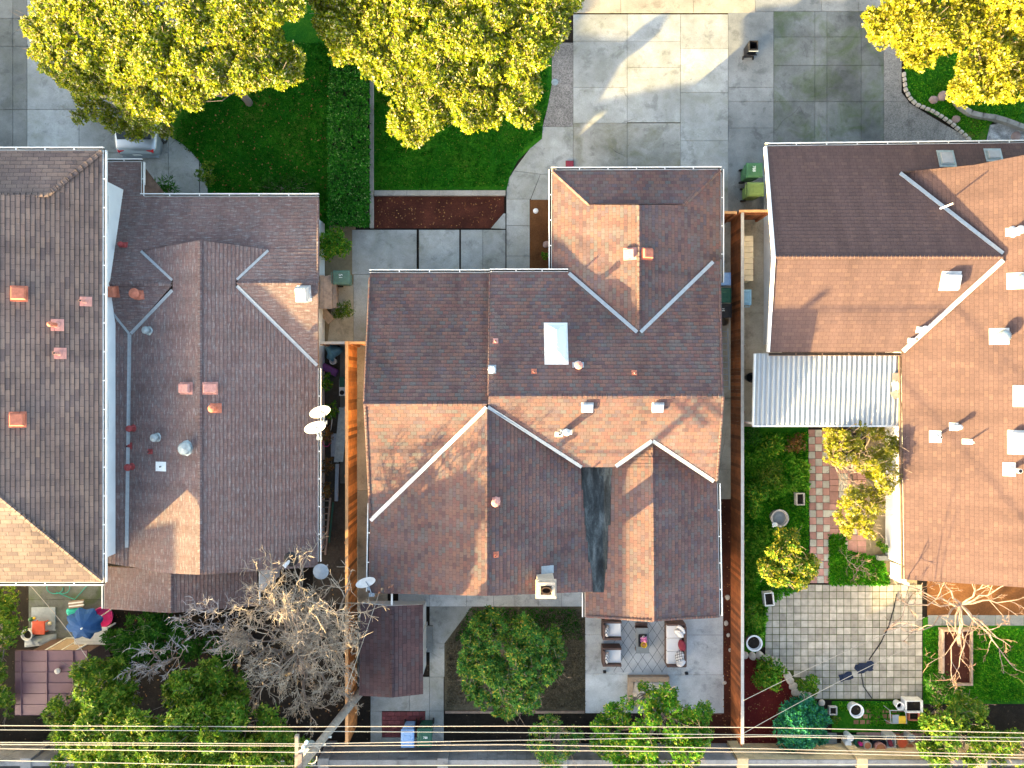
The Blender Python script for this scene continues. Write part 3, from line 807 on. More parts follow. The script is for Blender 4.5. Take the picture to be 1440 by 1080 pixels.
def skylight(parent, plane, x, y, w, l, h=.16, dome=True, mat=None):
    mb = MB(); mb.box((0,0,0), (w+.16, l+.2, .012)); mb.box((0,0,.01), (w, l, h*.6))
    o = fit(parent, mb, 'skylight', M['trim'] if mat is None else (M['galv'] if mat is M['greyglass'] else M['white_metal']), plane, x, y)
    d = MB(); hw, hl = w/2-.03, l/2-.03; z0 = h*.6+.012; z1 = h+.14 if dome else h*.6+.03
    vs = [(-hw,-hl,z0),(hw,-hl,z0),(hw,hl,z0),(-hw,hl,z0),(0,-hl+hw*.95,z1),(0,hl-hw*.95,z1)]
    if dome: d.add(vs, [(0,1,4),(1,2,5,4),(2,3,5),(3,0,4,5)])
    else: d.box((0,0,z0), (2*hw, 2*hl, .03), taper=.95)
    fit(o, d, 'pane', mat or M['skylight'], plane, x, y)
    return o
def dish(parent, x, y, z, r=.4, tilt=(.9,-.35), mast=(0,0,-.7), rz=0.0, foot=None):
    """satellite dish: reflector, feed arm, mast"""
    c = P(x, y, z); rot = Vector((tilt[0], tilt[1], .55)).to_track_quat('Z', 'Y').to_matrix()
    mb = MB(); prof = [(.002,-.075),(.35*r,-.068),(.7*r,-.04),(r,0),(r*1.01,.012),(.97*r,.008),(.68*r,-.03),(.34*r,-.056),(.002,-.062)]
    mb.lathe(prof, n=28, sy=.86); mb.v = [tuple(rot @ Vector(v) + c) for v in mb.v]
    o = mb.build('satellite_dish', M['whiteplastic'], parent, smooth=True)
    a = MB(); tip = rot @ Vector((0,-.55*r,.62*r)) + c; b = rot @ Vector((0,-.1*r,-.07)) + c
    a.tube([b, rot @ Vector((0,-.9*r,.05)) + c, tip], .018, 6); a.tube([tip, tip + rot @ Vector((0,.09,-.09))], [.05,.035], 8)
    a.build('feed_arm', M['grey'], o)
    s = MB(); f = Vector(foot) if foot is not None else c + Vector(mast)
    s.tube([b, c + Vector((0,0,-.22)) + rot @ Vector((0,0,-.15)), f], .024, 8); s.box(f - Vector((0,0,.02)), (.22,.14,.02))
    s.build('mast', M['grey'], o)
    return o

# ------------------------------------------------------------------ main house
house = thing('house', 'middle single-storey house with reddish brown shingle roof, one skylight and dark felt patch', 'house', (0,0,0))
s = .38
A  = pl(600,384,2.25,(0,1),s); zr = zat(A,600,568)
C  = pl(600,568,zr,(0,-1),s)
B  = pl(850,383,2.5,(0,1),s); zb = zat(B,850,557)
B2 = pl(850,557,zb,(0,-1),s)
zd = zat(C,685,571)+.08
D1 = pl(685,640,zd,(-1,0),s); D2 = pl(685,640,zd,(1,0),s)
ze = zat(B2,918,620)-.46
E1 = pl(918,700,ze,(-1,0),s); E2 = pl(918,700,ze,(1,0),s)
zg = zat(B,899,467)
G1 = pl(899,400,zg,(-1,0),s); G2 = pl(899,400,zg,(1,0),s)
zg3 = zat(G1,777,240)
G3 = pl(890,239,zg3,(0,1),s)
rf = Roof()
rf.add(A, [(520,384),(690,384),(688,568),(511,568)])
rf.add(C, [(511,568),(685,568),(685,572),(520,733)])
rf.add(B, [(690,383),(800,383),(897,467),(850,557),(687,557)])
rf.add(B, [(897,467),(1005,367),(1012,367),(1016,557),(850,557)])
rf.add(B2, [(687,557),(850,557),(850,657),(818,657),(686,572)])
rf.add(B2, [(850,557),(1018,557),(1008,678),(918,620),(865,657),(850,657)])
rf.add(D1, [(685,572),(685,838),(518,834),(520,733)])
rf.add(D2, [(685,572),(818,657),(838,657),(836,832),(685,838)])
rf.add(E1, [(918,620),(865,657),(838,657),(836,832),(823,833),(823,868),(920,874)])
rf.add(E2, [(918,620),(1008,678),(1012,868),(920,874)])
rf.add(G1, [(777,240),(828,288),(899,288),(899,467),(800,383),(777,383)])
rf.add(G2, [(899,288),(962,288),(1013,239),(1014,365),(1005,367),(899,467)])
rf.add(G3, [(777,240),(1013,239),(962,288),(828,288)])
# narrow step between the left wing and the higher middle roof
a0, a1, b1, b0 = A.at(690,384), A.at(688,560), B.at(688,557), B.at(690,383)
rf.mb.face([a0, a1, b1, b0], 1)
# closed faces where the lower wings meet the main slope
for pp, a, b in ((E1,(865,657),(918,620)), (E2,(918,620),(1008,678)), (E1,(838,657),(865,657)), (D2,(818,657),(838,657)), (D2,(685,572),(818,657)), (D1,(685,572),(520,733))):
    up = C if pp is D1 else B2
    rf.mb.face([up.at(*a), up.at(*b), pp.at(*b), pp.at(*a)], 0, [(0,0),(1,0),(1,.1),(0,.1)])
rf.mb.face([D2.at(838,657), E1.at(838,657), E1.at(836,832), D2.at(836,832)], 1)
# small gable over the garage hip
gp = G1.at(899,287); rf.mb.face([G3.at(828,287), G3.at(962,287), gp], 1)
roof = rf.mb.build('roof', [M['shingle_main'], M['trim_brown']], house)
c = Multi()
ridge_cap(c, A, C, (511,568), (685,568), 3.6)
ridge_cap(c, B, B2, (687,557), (1018,557), 3.6)
ridge_cap(c, D1, D2, (685,838), (685,574), 3.2)
ridge_cap(c, E1, E2, (920,874), (918,622), 3.2)
ridge_cap(c, G1, G2, (899,289), (899,463), 3.2)
ridge_cap(c, G1, G3, (777,240), (828,287), 3.0)
ridge_cap(c, G2, G3, (1013,239), (962,287), 3.0)
c.build('ridge_cap', M['shingle_main'], roof)
def rake(mb, plane, a, b, wpx=3.4, m=0, lift=.03, inward=1):
    """row of lapped starter shingles along a gable edge"""
    ridge_cap(mb, plane, plane, a, b, wpx*.5, .14, m, lift)
c = Multi()
rake(c, A, (520,390), (512,566)); rake(c, A, (689,386), (687,556), 3.2, lift=.22)
rake(c, C, (513,570), (521,731)); rake(c, E2, (922,872), (1010,867)); rake(c, E1, (825,867), (918,873))
rake(c, B, (1012,385), (1016,555)); rake(c, B2, (1017,559), (1008,676))
c.build('rake_edge', M['shingle_main'], roof)
f = MB(); valley(f, C, D1, (684,573), (521,732), 5.5); f.build('valley_flashing', M['white_metal'], roof)
for pa, pb, a, b, w in ((B2, D2, (686,572), (818,657), 4.5), (B, G1, (800,384), (896,467), 5.0), (B, G2, (1003,368), (901,467), 5.0), (B2, E1, (917,620), (866,656), 5.5), (B2, E2, (918,620), (1004,677), 5.0)):
    f = MB(); valley(f, pa, pb, a, b, w); f.build('valley_flashing', M['metal'], roof)
# torn-edged strips of dark felt laid over the low valley
f = MB()
VZ = lambda x, y: max(D2.at(x,y).z, E1.at(x,y).z)
rows = [(657,817,861),(668,817.5,861),(669,818,859),(688,818,859.5),(689,820,859),(714,820.5,858.5),(715,822,858.5),(738,822,858.5),(739,824,855),(760,824.5,854.5),(761,826.5,855),(790,827,854),(791,830,853.5),(800,831,854),(801,832.5,851.5),(833,834,849)]
prev = None
for (y, x0, x1) in rows:
    row = [P(x0+(x1-x0)*t, y, VZ(x0+(x1-x0)*t, y)+.032+.01*mnoise.noise(Vector((t*5,y*.1,0)))) for t in [i/8 for i in range(9)]]
    if prev:
        for i in range(8): f.face([prev[i], row[i], row[i+1], prev[i+1]])
        for q in (0, 8): f.face([prev[q], row[q], row[q]-Vector((0,0,.04)), prev[q]-Vector((0,0,.04))])
    prev = row
f.build('felt_patch', M['felt'], roof)
gutter(house, [A.at(519,383), A.at(689,383)], side=-1)
gutter(house, [B.at(689,382), B.at(799,382)], side=-1)
gutter(house, [G3.at(775,239), G3.at(1015,238)], side=-1)
gutter(house, [G1.at(776,381), G1.at(776,238)], side=-1)
gutter(house, [G2.at(1014,238), G2.at(1014,397)], side=-1)
gutter(house, [D1.at(519,832), D1.at(521,708)], side=-1)
gutter(house, [E2.at(1009,680), E2.at(1012,866)], side=-1)
gutter(house, [E1.at(823,868), E1.at(823,834)], side=-1)
walls(house, [(-5,-7.65),(3.1,-7.65),(3.1,-8.6),(7.55,-8.6),(7.55,7.75),(1.95,7.75),(1.95,3.85),(-5,3.85)], rf, 2.2, M['stucco_tan'])
opening(house, (4.8,7.75), (-1,0), 4.9, 2.1, .05, 'garage_door', M['trim'], M['white_metal'], 3)
opening(house, (-2.6,3.85), (-1,0), 1.9, 1.2, 1.0)
opening(house, (.8,3.85), (-1,0), .95, 2.05, .05, 'door', M['trim'], M['wood_old'], 0)
opening(house, (-2.2,-7.65), (1,0), 1.6, 1.2, 1.0)
opening(house, (5.3,-8.6), (1,0), 2.4, 2.05, .05, 'patio_door')
opening(house, (-5,-1.5), (0,-1), 1.2, 1.0, 1.1); opening(house, (7.55,-2.0), (0,1), 1.2, 1.0, 1.1)
skylight(roof, B, 782, 483, .72, 1.5)
vent_box(roof, B2, 826, 572, .36, .26, .15, None, .04); vent_box(roof, B2, 925, 572, .36, .26, .15, None, .04)
vent_box(roof, G1, 886, 357, .30, .34, .16, M['pinkpaint']); vent_box(roof, G2, 909, 357, .30, .36, .16, M['terracotta'])
vent_pipe(roof, B2, 796, 607, .085, .42, M['white_metal'], (.45,.2), M['white_metal'], .13)
vent_pipe(roof, B2, 786, 610, .05, .50, M['white_metal'], (.3,.2), M['white_metal'])
vent_pipe(roof, D2, 697, 705, .10, .3, M['pinkpaint'], (.3,.3), M['pinkpaint'], .15)
vent_pipe(roof, D2, 697, 780, .035, .25, M['terracotta'], (.22,.2))
vent_pipe(roof, A, 694, 481, .035, .3, M['pinkpaint'], (.2,.2), M['pinkpaint']) if False else vent_pipe(roof, B, 697, 480, .035, .3, M['pinkpaint'], (.2,.2), M['pinkpaint'])
vent_pipe(roof, B, 692, 520, .09, .3, M['whiteplastic'], (.3,.34), M['metal'], .13)
vent_pipe(roof, B, 751, 523, .035, .25, M['pinkpaint'], (.2,.2), M['terracotta'])
vent_pipe(roof, B, 813, 514, .10, .26, M['pinkpaint'], (.42,.22), M['metal'], .15)
vent_pipe(roof, B, 892, 525, .035, .25, M['pinkpaint'], (.2,.2), M['terracotta'])
vent_pipe(roof, C, 660, 670, .02, .1, M['whiteplastic'], None) if False else None
# chimney
ch = MB(); cx = P(768, 829, 4.5); w = .62
ch.box((cx.x, cx.y, 0), (w, w*.9, 4.35)); ch.box((cx.x, cx.y, 4.35), (w+.12, w*.9+.12, .12))
for dx, dy, sx, sy in ((0,.22,.62,.12),(0,-.22,.62,.12),(.25,0,.12,.32),(-.25,0,.12,.32)): ch.box((cx.x+dx, cx.y+dy, 4.47), (sx, sy, .12))
chim = ch.build('chimney', M['chimney'], house, bevel=.012)
fl = MB(); fl.lathe([(.20,.0),(.20,.18),(.15,.18),(.15,.02)], (cx.x, cx.y, 4.475), 20, sy=.62); fl.build('flue', M['soot'], chim)
fp = MB(); fp.box((cx.x+.1, cx.y+.42, zat(D2,772,818)+.02), (.5,.3,.02), ry=math.atan(s)); fp.build('flashing', M['metal'], chim)
dish(house, 514, 819, 2.9, .38, (.25,-.55), foot=D1.at(523,836)+Vector((0,0,.05)))

# ------------------------------------------------------------------ left neighbour: tall wing and low wing
lh = thing('house', 'left house with tan-shingled two-storey wing, white side wall and streaky low brown wing', 'house', (0,0,0))
sl = .252
T1 = pl(144,500,4.38,(1,0),sl); T2 = pl(70,818,4.38,(0,-1),sl); T3 = pl(70,212,4.38,(0,1),sl)
zT = zat(T1,-150,500); T4 = pl(-150,500,zT,(-1,0),sl)
tr = Roof(.155, .016, .15, .42)
tr.add(T1, [(144,212),(144,818),(0,700),(-150,577),(-150,274),(68,274)])
tr.add(T2, [(144,818),(0,700),(-150,577),(-300,700),(-440,818)])
tr.add(T3, [(144,212),(68,274),(-370,274),(-440,212)])
tr.add(T4, [(-150,274),(-150,577),(-300,700),(-440,818),(-440,212),(-370,274)])
troof = tr.mb.build('roof', [M['shingle_tall'], M['trim']], lh)
c = Multi(); ridge_cap(c, T1, T2, (143,817), (-150,577), 3.0); ridge_cap(c, T1, T3, (143,213), (68,273), 3.4, .2, 0, .045); ridge_cap(c, T3, T3, (68,274), (-370,274), 3.0, .2, 0, .06)
c.build('ridge_cap', M['shingle_tall'], troof)
gutter(lh, [T3.at(-100,211), T3.at(145,211)], side=-1); gutter(lh, [T1.at(144.5,211), T1.at(144.5,819)], side=-1, strap=1.1); gutter(lh, [T2.at(145,819), T2.at(-100,819)], side=-1)
wl_ = walls(lh, [(-36,-6.5),(-15.2,-6.5),(-15.2,7.6),(-36,7.6)], tr, 4.15, M['stucco'], .2)
for yy in (290, 585): opening(lh, (-15.2, (540-yy)*.03*.87), (0,1), 1.1, .75, 3.3)
for xx in (-17.5,-21): opening(lh, (xx,-6.5), (1,0), 1.3, .9, 3.2); opening(lh, (xx,-6.5), (1,0), 1.3, 1.2, .9)
vent_box(troof, T1, 27, 413, .40, .40, .2, M['terracotta']); vent_box(troof, T1, 25, 590, .40, .40, .2, M['terracotta'])
vent_pipe(troof, T1, 120, 424, .05, .32, M['pinkpaint'], (.34,.4), M['pinkpaint']); vent_pipe(troof, T1, 80, 457, .07, .34, M['terracotta'], (.42,.42), M['pinkpaint'], .1); vent_pipe(troof, T1, 84, 497, .055, .32, M['pinkpaint'], (.4,.4), M['pinkpaint'])

LE = pl(447,600,2.35,(1,0),.26); zl = zat(LE,281,600); LW = pl(281,600,zl,(-1,0),.26)
LN = pl(320,277,2.25,(0,1),.25); zn = zat(LN,300,398); LS = pl(300,398,zn,(0,-1),.25)
CR = pl(181,600,zat(LW,181,600),(1,0),.25)
XE = pl(240,830,zat(LW,240,800)-.35,(1,0),.22); XW = pl(240,830,zat(LW,240,800)-.35,(-1,0),.22)
lr = Roof(.14, .012, .13)
lr.add(LE, [(281,338),(378,351),(332,395),(332,402),(447,516),(447,797),(360,803),(281,808)])
lr.add(LW, [(281,338),(281,808),(230,806),(180,796),(180,470),(243,406),(243,395),(197,352)])
lr.add(LN, [(142,228),(198,228),(198,277),(448,277),(448,398),(332,398),(378,351),(281,338)])
lr.add(LN, [(142,228),(281,338),(197,352),(243,398),(142,400)])
lr.add(LS, [(142,400),(243,400),(182,470),(142,436)])
lr.add(LS, [(332,398),(447,398),(447,516)])
lr.add(CR, [(182,470),(181,797),(142,790),(142,436)])
lr.add(XW, [(147,797),(240,800),(240,862),(147,856)])
lr.add(XE, [(240,800),(362,800),(362,852),(240,862)])
# closed end above the lower slope
lr.mb.face([LN.at(197,353), LN.at(281,339), LE.at(281,338)], 1); lr.mb.face([LN.at(281,339), LN.at(378,352), LE.at(281,338)], 1)
lroof = lr.mb.build('roof', [M['shingle_left'], M['trim_brown']], lh)
c = Multi(); ridge_cap(c, LE, LW, (281,806), (281,340), 3.2, .15); ridge_cap(c, LN, LS, (334,398), (446,398), 3.2, .15); ridge_cap(c, LN, LS, (152,399), (240,399), 3.2, .15); ridge_cap(c, XE, XW, (240,861), (240,803), 3.0, .15)
rake(c, LN, (447,282), (447,396)); c.build('ridge_cap', M['shingle_left'], lroof)
for pa, pb, a, b, w in ((LW, LS, (242,408), (184,469), 4.5), (LE, LS, (333,402), (446,514), 4.5), (LW, LN, (198,353), (242,394), 3.5), (LE, LN, (377,352), (333,393), 3.5), (LW, CR, (182,470), (178,770), 5.0), (LS, CR, (158,440), (182,470), 3.0)):
    f = MB(); valley(f, pa, pb, a, b, w); f.build('valley_flashing', M['metal'], lroof)
gutter(lh, [LN.at(197,276), LN.at(448,276)], side=-1); gutter(lh, [LN.at(150,227), LN.at(199,227)], side=-1); gutter(lh, [LN.at(198.5,228), LN.at(198.5,276)], side=-1)
gutter(lh, [LE.at(447,518), LE.at(447,790)], side=-1)
gutter(lh, [XE.at(361,803), XE.at(361,851)], side=-1); gutter(lh, [XW.at(147,856), XW.at(147,822)], side=-1)
walls(lh, [(-14.9,-8.1),(-9.8,-8.1),(-9.8,-6.9),(-7.9,-6.9),(-7.9,6.75),(-14.9,6.75)], lr, 2.4, M['stucco'])
opening(lh, (-10.5,6.75), (-1,0), 1.8, 1.2, 1.0); opening(lh, (-7.9,0), (0,1), 1.1, 1.0, 1.1); opening(lh, (-12,-8.1), (1,0), 1.7, 2.0, .05, 'patio_door')
for x, y, w in ((262,546,.40),(295,546,.42)): vent_box(lroof, LE if x > 281 else LW, x, y, w*.75, w, .16, M['pinkpaint'])
vent_pipe(lroof, LE, 303, 574, .09, .3, M['terracotta'], (.36,.4), M['terracotta'], .15)
vent_pipe(lroof, LN, 174, 345, .06, .2, M['redpaint'], (.3,.22), None, .11)
vent_box(lroof, LS, 159, 409, .3, .34, .3, M['terracotta']); vent_pipe(lroof, LS, 195, 414, .12, .3, M['terracotta'], (.4,.34), None, .2)
vent_pipe(lroof, LW, 210, 465, .10, .25, M['galv'], (.24,.24), M['galv'], .15); vent_pipe(lroof, LW, 222, 615, .10, .25, M['galv'], (.22,.22), M['galv'], .16)
vent_pipe(lroof, LW, 264, 630, .17, .25, M['galv'], (.36,.36), M['galv'], .25)
vent_pipe(lroof, LW, 188, 602, .08, .3, M['redpaint'], None, None, .13); vent_pipe(lroof, LW, 186, 656, .08, .3, M['redpaint'], None, None, .14)
vent_pipe(lroof, LW, 182, 627, .04, .2, M['redpaint'], (.26,.3), M['redpaint']); vent_pipe(lroof, LW, 212, 635, .04, .2, M['redpaint'], (.2,.22), M['redpaint'])
vent_pipe(lroof, LW, 227, 656, .035, .12, M['galv'], (.36,.46), M['mark'])
vent_box(lroof, LS, 428, 412, .4, .5, .55, M['white_metal'], .06)
mb = MB(); mb.lathe([(.02,0),(.02,.5),(.22,.52),(.28,.6),(.22,.66),(.02,.68)], n=18); mb.tube([(0,0,.6),(-.22,-.25,.75)], [.05,.08], 8, 1); fit(lroof, mb, 'roof_lamp', [M['black'], M['whiteplastic']], LE, 416, 781, vertical=True)
dish(lh, 450, 579, 3.1, .40, (.35,-.75), foot=P(456,594,2.55)); dish(lh, 443, 601, 3.2, .40, (.3,-.7), foot=P(449,616,2.55))
mb = MB(); q = P(452,803,3.0); mb.tube([q+Vector((0,0,-.9)), q], .03, 8); mb.lathe([(.02,0),(.2,.02),(.3,.08),(.29,.1),(.15,.12),(.02,.13)], q, 20); mb.build('round_lamp', M['grey'], lh)

# ------------------------------------------------------------------ right neighbour
rh = thing('house', 'single-storey house at the right edge with sunlit orange-tan shingles and a white corrugated patio cover', 'house', (0,0,0))
RN = pl(1250,204,2.5,(0,1),.333); zrn = zat(RN,1250,360); RS = pl(1250,360,zrn,(0,-1),.333)
RW = pl(1270,650,2.7,(-1,0),.41); zrw = zat(RW,1510,500); RE = pl(1510,500,zrw,(1,0),.41)
rr = Roof(.15, .010, .14)
rr.add(RN, [(1077,206),(1440,201),(1440,218),(1370,232),(1265,242),(1412,359),(1090,361)])
rr.add(RN, [(1440,201),(1600,199),(1600,225),(1440,218)])
rr.add(RS, [(1090,361),(1412,361),(1268,495),(1082,495)])
rr.add(RW, [(1265,242),(1370,232),(1440,218),(1510,205),(1510,360),(1412,360)])
rr.add(RW, [(1412,360),(1510,360),(1510,831),(1440,826),(1272,815),(1268,495)])
rr.add(RE, [(1510,205),(1690,225),(1690,815),(1510,831)])
rroof = rr.mb.build('roof', [M['shingle_right'], M['trim_brown']], rh)
f = MB()
for a, b in zip([(1265,242),(1370,232),(1440,218)], [(1370,232),(1440,218),(1510,205)]):
    f.face([RW.at(*a), RW.at(*b), RN.at(*b), RN.at(*a)])
f.build('gable_wall', M['stucco'], rroof)
c = Multi(); ridge_cap(c, RN, RS, (1091,361), (1411,361), 3.0, .15); c.build('ridge_cap', M['shingle_right'], rroof)
f = MB(); valley(f, RS, RW, (1411,366), (1270,494), 6.0); f.build('valley_flashing', M['white_metal'], rroof)
f = MB(); valley(f, RN, RW, (1266,243), (1411,356), 5.0); f.build('valley_flashing', M['metal'], rroof)
gutter(rh, [RN.at(1077,205), RN.at(1590,199)], side=-1); gutter(rh, [RS.at(1268,496), RS.at(1082,496)], M['trim_brown'], side=-1); gutter(rh, [RW.at(1271,815), RW.at(1267,498)], M['trim_brown'], side=-1, width=.07)
for pp, a, b in ((RN, (1078,206), (1090,360)), (RS, (1090,361), (1082,495))):
    m_ = MB(); p0, p1 = pp.at(*a), pp.at(*b); dz = Vector((0,0,.05)); dd = Vector((-.07,0,0))
    m_.add([p0-dz*3, p0+dd-dz*3, p0+dd+dz, p0+dz, p1-dz*3, p1+dd-dz*3, p1+dd+dz, p1+dz], [(0,1,2,3),(7,6,5,4),(0,4,5,1),(1,5,6,2),(2,6,7,3),(3,7,4,0)])
    m_.build('barge_board', M['trim'], rh)
walls(rh, [(10.62,1.65),(15.75,1.65),(15.75,-7.3),(27,-7.3),(27,8.8),(10.62,8.8)], rr, 2.45, M['stucco'])
opening(rh, (15.75,-3.2), (0,-1), 1.2, 1.0, 1.1); opening(rh, (10.62,4.0), (0,-1), .9, .8, 1.2); opening(rh, (13.2,8.8), (-1,0), 4.6, 2.1, .05, 'garage_door', M['trim'], M['white_metal'], 3)
opening(rh, (12.6,1.65), (1,0), 1.8, 2.0, .05, 'patio_door'); opening(rh, (19.5,-7.3), (1,0), 1.6, 1.1, 1.0)
skylight(rroof, RS, 1336, 395, .56, .52, .34, False, M['whiteplastic'])
skylight(rroof, RN, 1331, 223, .50, .55, .07, False, M['greyglass']); skylight(rroof, RN, 1397, 218, .50, .38, .07, False, M['greyglass'])
vent_turbine(rroof, RW, 1405, 473, .22, .40); vent_turbine(rroof, RW, 1430, 395, .22, .40)
vent_pipe(rroof, RW, 1425, 326, .12, .35, M['white_metal'], (.3,.45), M['white_metal'], .16); vent_pipe(rroof, RN, 1323, 293, .03, .75, M['whiteplastic'], None)
vent_pipe(rroof, RS, 1280, 478, .05, .45, M['white_metal'], (.2,.2), M['white_metal']); vent_pipe(rroof, RS, 1293, 463, .07, .35, M['white_metal'], (.25,.25), M['white_metal'], .11)
vent_pipe(rroof, RW, 1316, 614, .05, .35, M['white_metal'], (.45,.4), M['white_metal']); vent_pipe(rroof, RW, 1342, 600, .07, .3, M['white_metal'], (.3,.3), M['white_metal'], .1); vent_pipe(rroof, RW, 1361, 621, .03, .4, M['white_metal'], (.2,.34), M['white_metal'])
skylight(rroof, RW, 1434, 622, .72, .56, .34, False, M['whiteplastic']); vent_pipe(rroof, RW, 1420, 660, .085, .55, M['white_metal'], (.5,.4), M['white_metal']); skylight(rroof, RW, 1441, 557, .62, .52, .08, False)
# corrugated patio cover
aw = MB(); x0, x1 = P(1063,497,2.55).x, P(1268,497,2.55).x; y0, y1 = P(1100,497,2.55).y, P(1100,598,2.35).y
npitch = 29; wv = (x1-x0)/npitch; pr = []
for i in range(npitch):
    for u, h in ((0,0),(.30,0),(.42,.085),(.72,.085),(.86,0)): pr.append((x0+(i+u)*wv, h))
pr.append((x1, 0))
for (a, ha), (b, hb) in zip(pr[:-1], pr[1:]):
    aw.face([(a,y1,2.35+ha),(b,y1,2.35+hb),(b,y0,2.55+hb),(a,y0,2.55+ha)])
    aw.face([(a,y0,2.535+ha),(b,y0,2.535+hb),(b,y1,2.335+hb),(a,y1,2.335+ha)])
awn = aw.build('patio_cover', M['awning'], rh)
b = MB(); b.box(((x0+x1)/2, y1-.03, 2.26), (x1-x0+.1, .06, .13)); b.box((x0-.04, (y0+y1)/2, 2.36), (.06, y0-y1, .14), rx=math.atan(.2/(y0-y1))); b.build('beam', M['trim'], awn)
for xx in (x0+.1, (x0+x1)/2, x1-.15):
    b = MB(); b.box((xx, y1+.05, 0), (.08,.08,2.3)); b.build('post', M['trim'], awn)
b = MB()
for q in range(3): b.box((x1-.25-q*.02, y0-.9-q*.35, 2.60), (.25,.3,.02), rz=.2*q, m=q%2)
b.build('patch_sheet', [M['wood_old'], M['trim']], awn)

# ------------------------------------------------------------------ vegetation
def unit(a): return a / np.maximum(np.linalg.norm(a, axis=1, keepdims=True), 1e-9)
def inpoly(px, py, poly):
    ins = np.zeros(len(px), bool); n = len(poly); j = n-1
    for i in range(n):
        xi, yi = poly[i]; xj, yj = poly[j]
        if yi != yj: ins ^= ((yi > py) != (yj > py)) & (px < (xj-xi)*(py-yi)/(yj-yi)+xi)
        j = i
    return ins
def sample_poly(poly, n):
    xs = [p[0] for p in poly]; ys = [p[1] for p in poly]; out = np.zeros((0,2))
    while len(out) < n:
        q = NR.uniform((min(xs),min(ys)), (max(xs),max(ys)), (max(n,64)*2, 2))
        out = np.vstack([out, q[inpoly(q[:,0], q[:,1], poly)]])
    return out[:n]
def rosettes(C, A, nl, L, Wd, tilt=(.1,.7), droop=.0):
    """whorls of leaves: C centres, A axes"""
    N = len(C); A = unit(A)
    ref = np.where(np.abs(A[:,2:3]) < .9, np.array([[0,0,1.]]), np.array([[1.,0,0]]))
    t1 = unit(np.cross(A, ref)); t2 = np.cross(A, t1); ph0 = NR.uniform(0, 6.28, N); V = []
    for j in range(nl):
        ph = ph0 + 6.283*j/nl + NR.normal(0,.25,N); th = NR.uniform(tilt[0], tilt[1], N); LL = L*NR.uniform(.65,1.2,N); W = Wd*NR.uniform(.75,1.2,N)
        d = (np.cos(ph)[:,None]*t1 + np.sin(ph)[:,None]*t2)*np.cos(th)[:,None] + A*np.sin(th)[:,None]
        sd = unit(np.cross(A, d) + NR.normal(0,.25,(N,3)))
        b = C + d*(LL*.08)[:,None]; mid = C + d*(LL*.5)[:,None]; tip = C + d*LL[:,None]; tip[:,2] -= droop*LL
        V.append(np.stack([b, mid+sd*W[:,None], tip, mid-sd*W[:,None]], 1))
    V = np.concatenate(V, 0).reshape(-1,3)
    return V, np.arange(len(V)).reshape(-1,4)
def clump_points(centers, radii, per, flat=.75, shell=.5, updir=.15):
    Cs, As = [], []
    for c, r in zip(centers, radii):
        n = max(3, int(per*r*r)); d = unit(NR.normal(0,1,(n,3))); d[:,2] = np.where(d[:,2] < -.35, -d[:,2], d[:,2])
        rad = r*(shell+(1-shell)*NR.uniform(0,1,n)**.6)*(1+.18*np.sin(d[:,0]*5+c[0]*3)*np.cos(d[:,1]*4+c[1]))
        p = np.array(c)[None]+d*rad[:,None]*np.array([[1,1,flat]])
        Cs.append(p); As.append(d + NR.normal(0,.45,(n,3)) + np.array([[0,0,updir]]))
    return np.vstack(Cs), np.vstack(As)
def limb(mb, p0, p1, r0, r1, wob=.12, seg=5, n=6):
    p0, p1 = Vector(p0), Vector(p1); L = (p1-p0).length; pts = []
    for i in range(seg+1):
        t = i/seg; q = p0.lerp(p1, t)
        if 0 < i < seg: q = q + Vector((R.uniform(-1,1), R.uniform(-1,1), R.uniform(-.5,.7)))*L*wob*.5
        pts.append(q)
    mb.tube(pts, [r0+(r1-r0)*i/seg for i in range(seg+1)], n)
    return pts

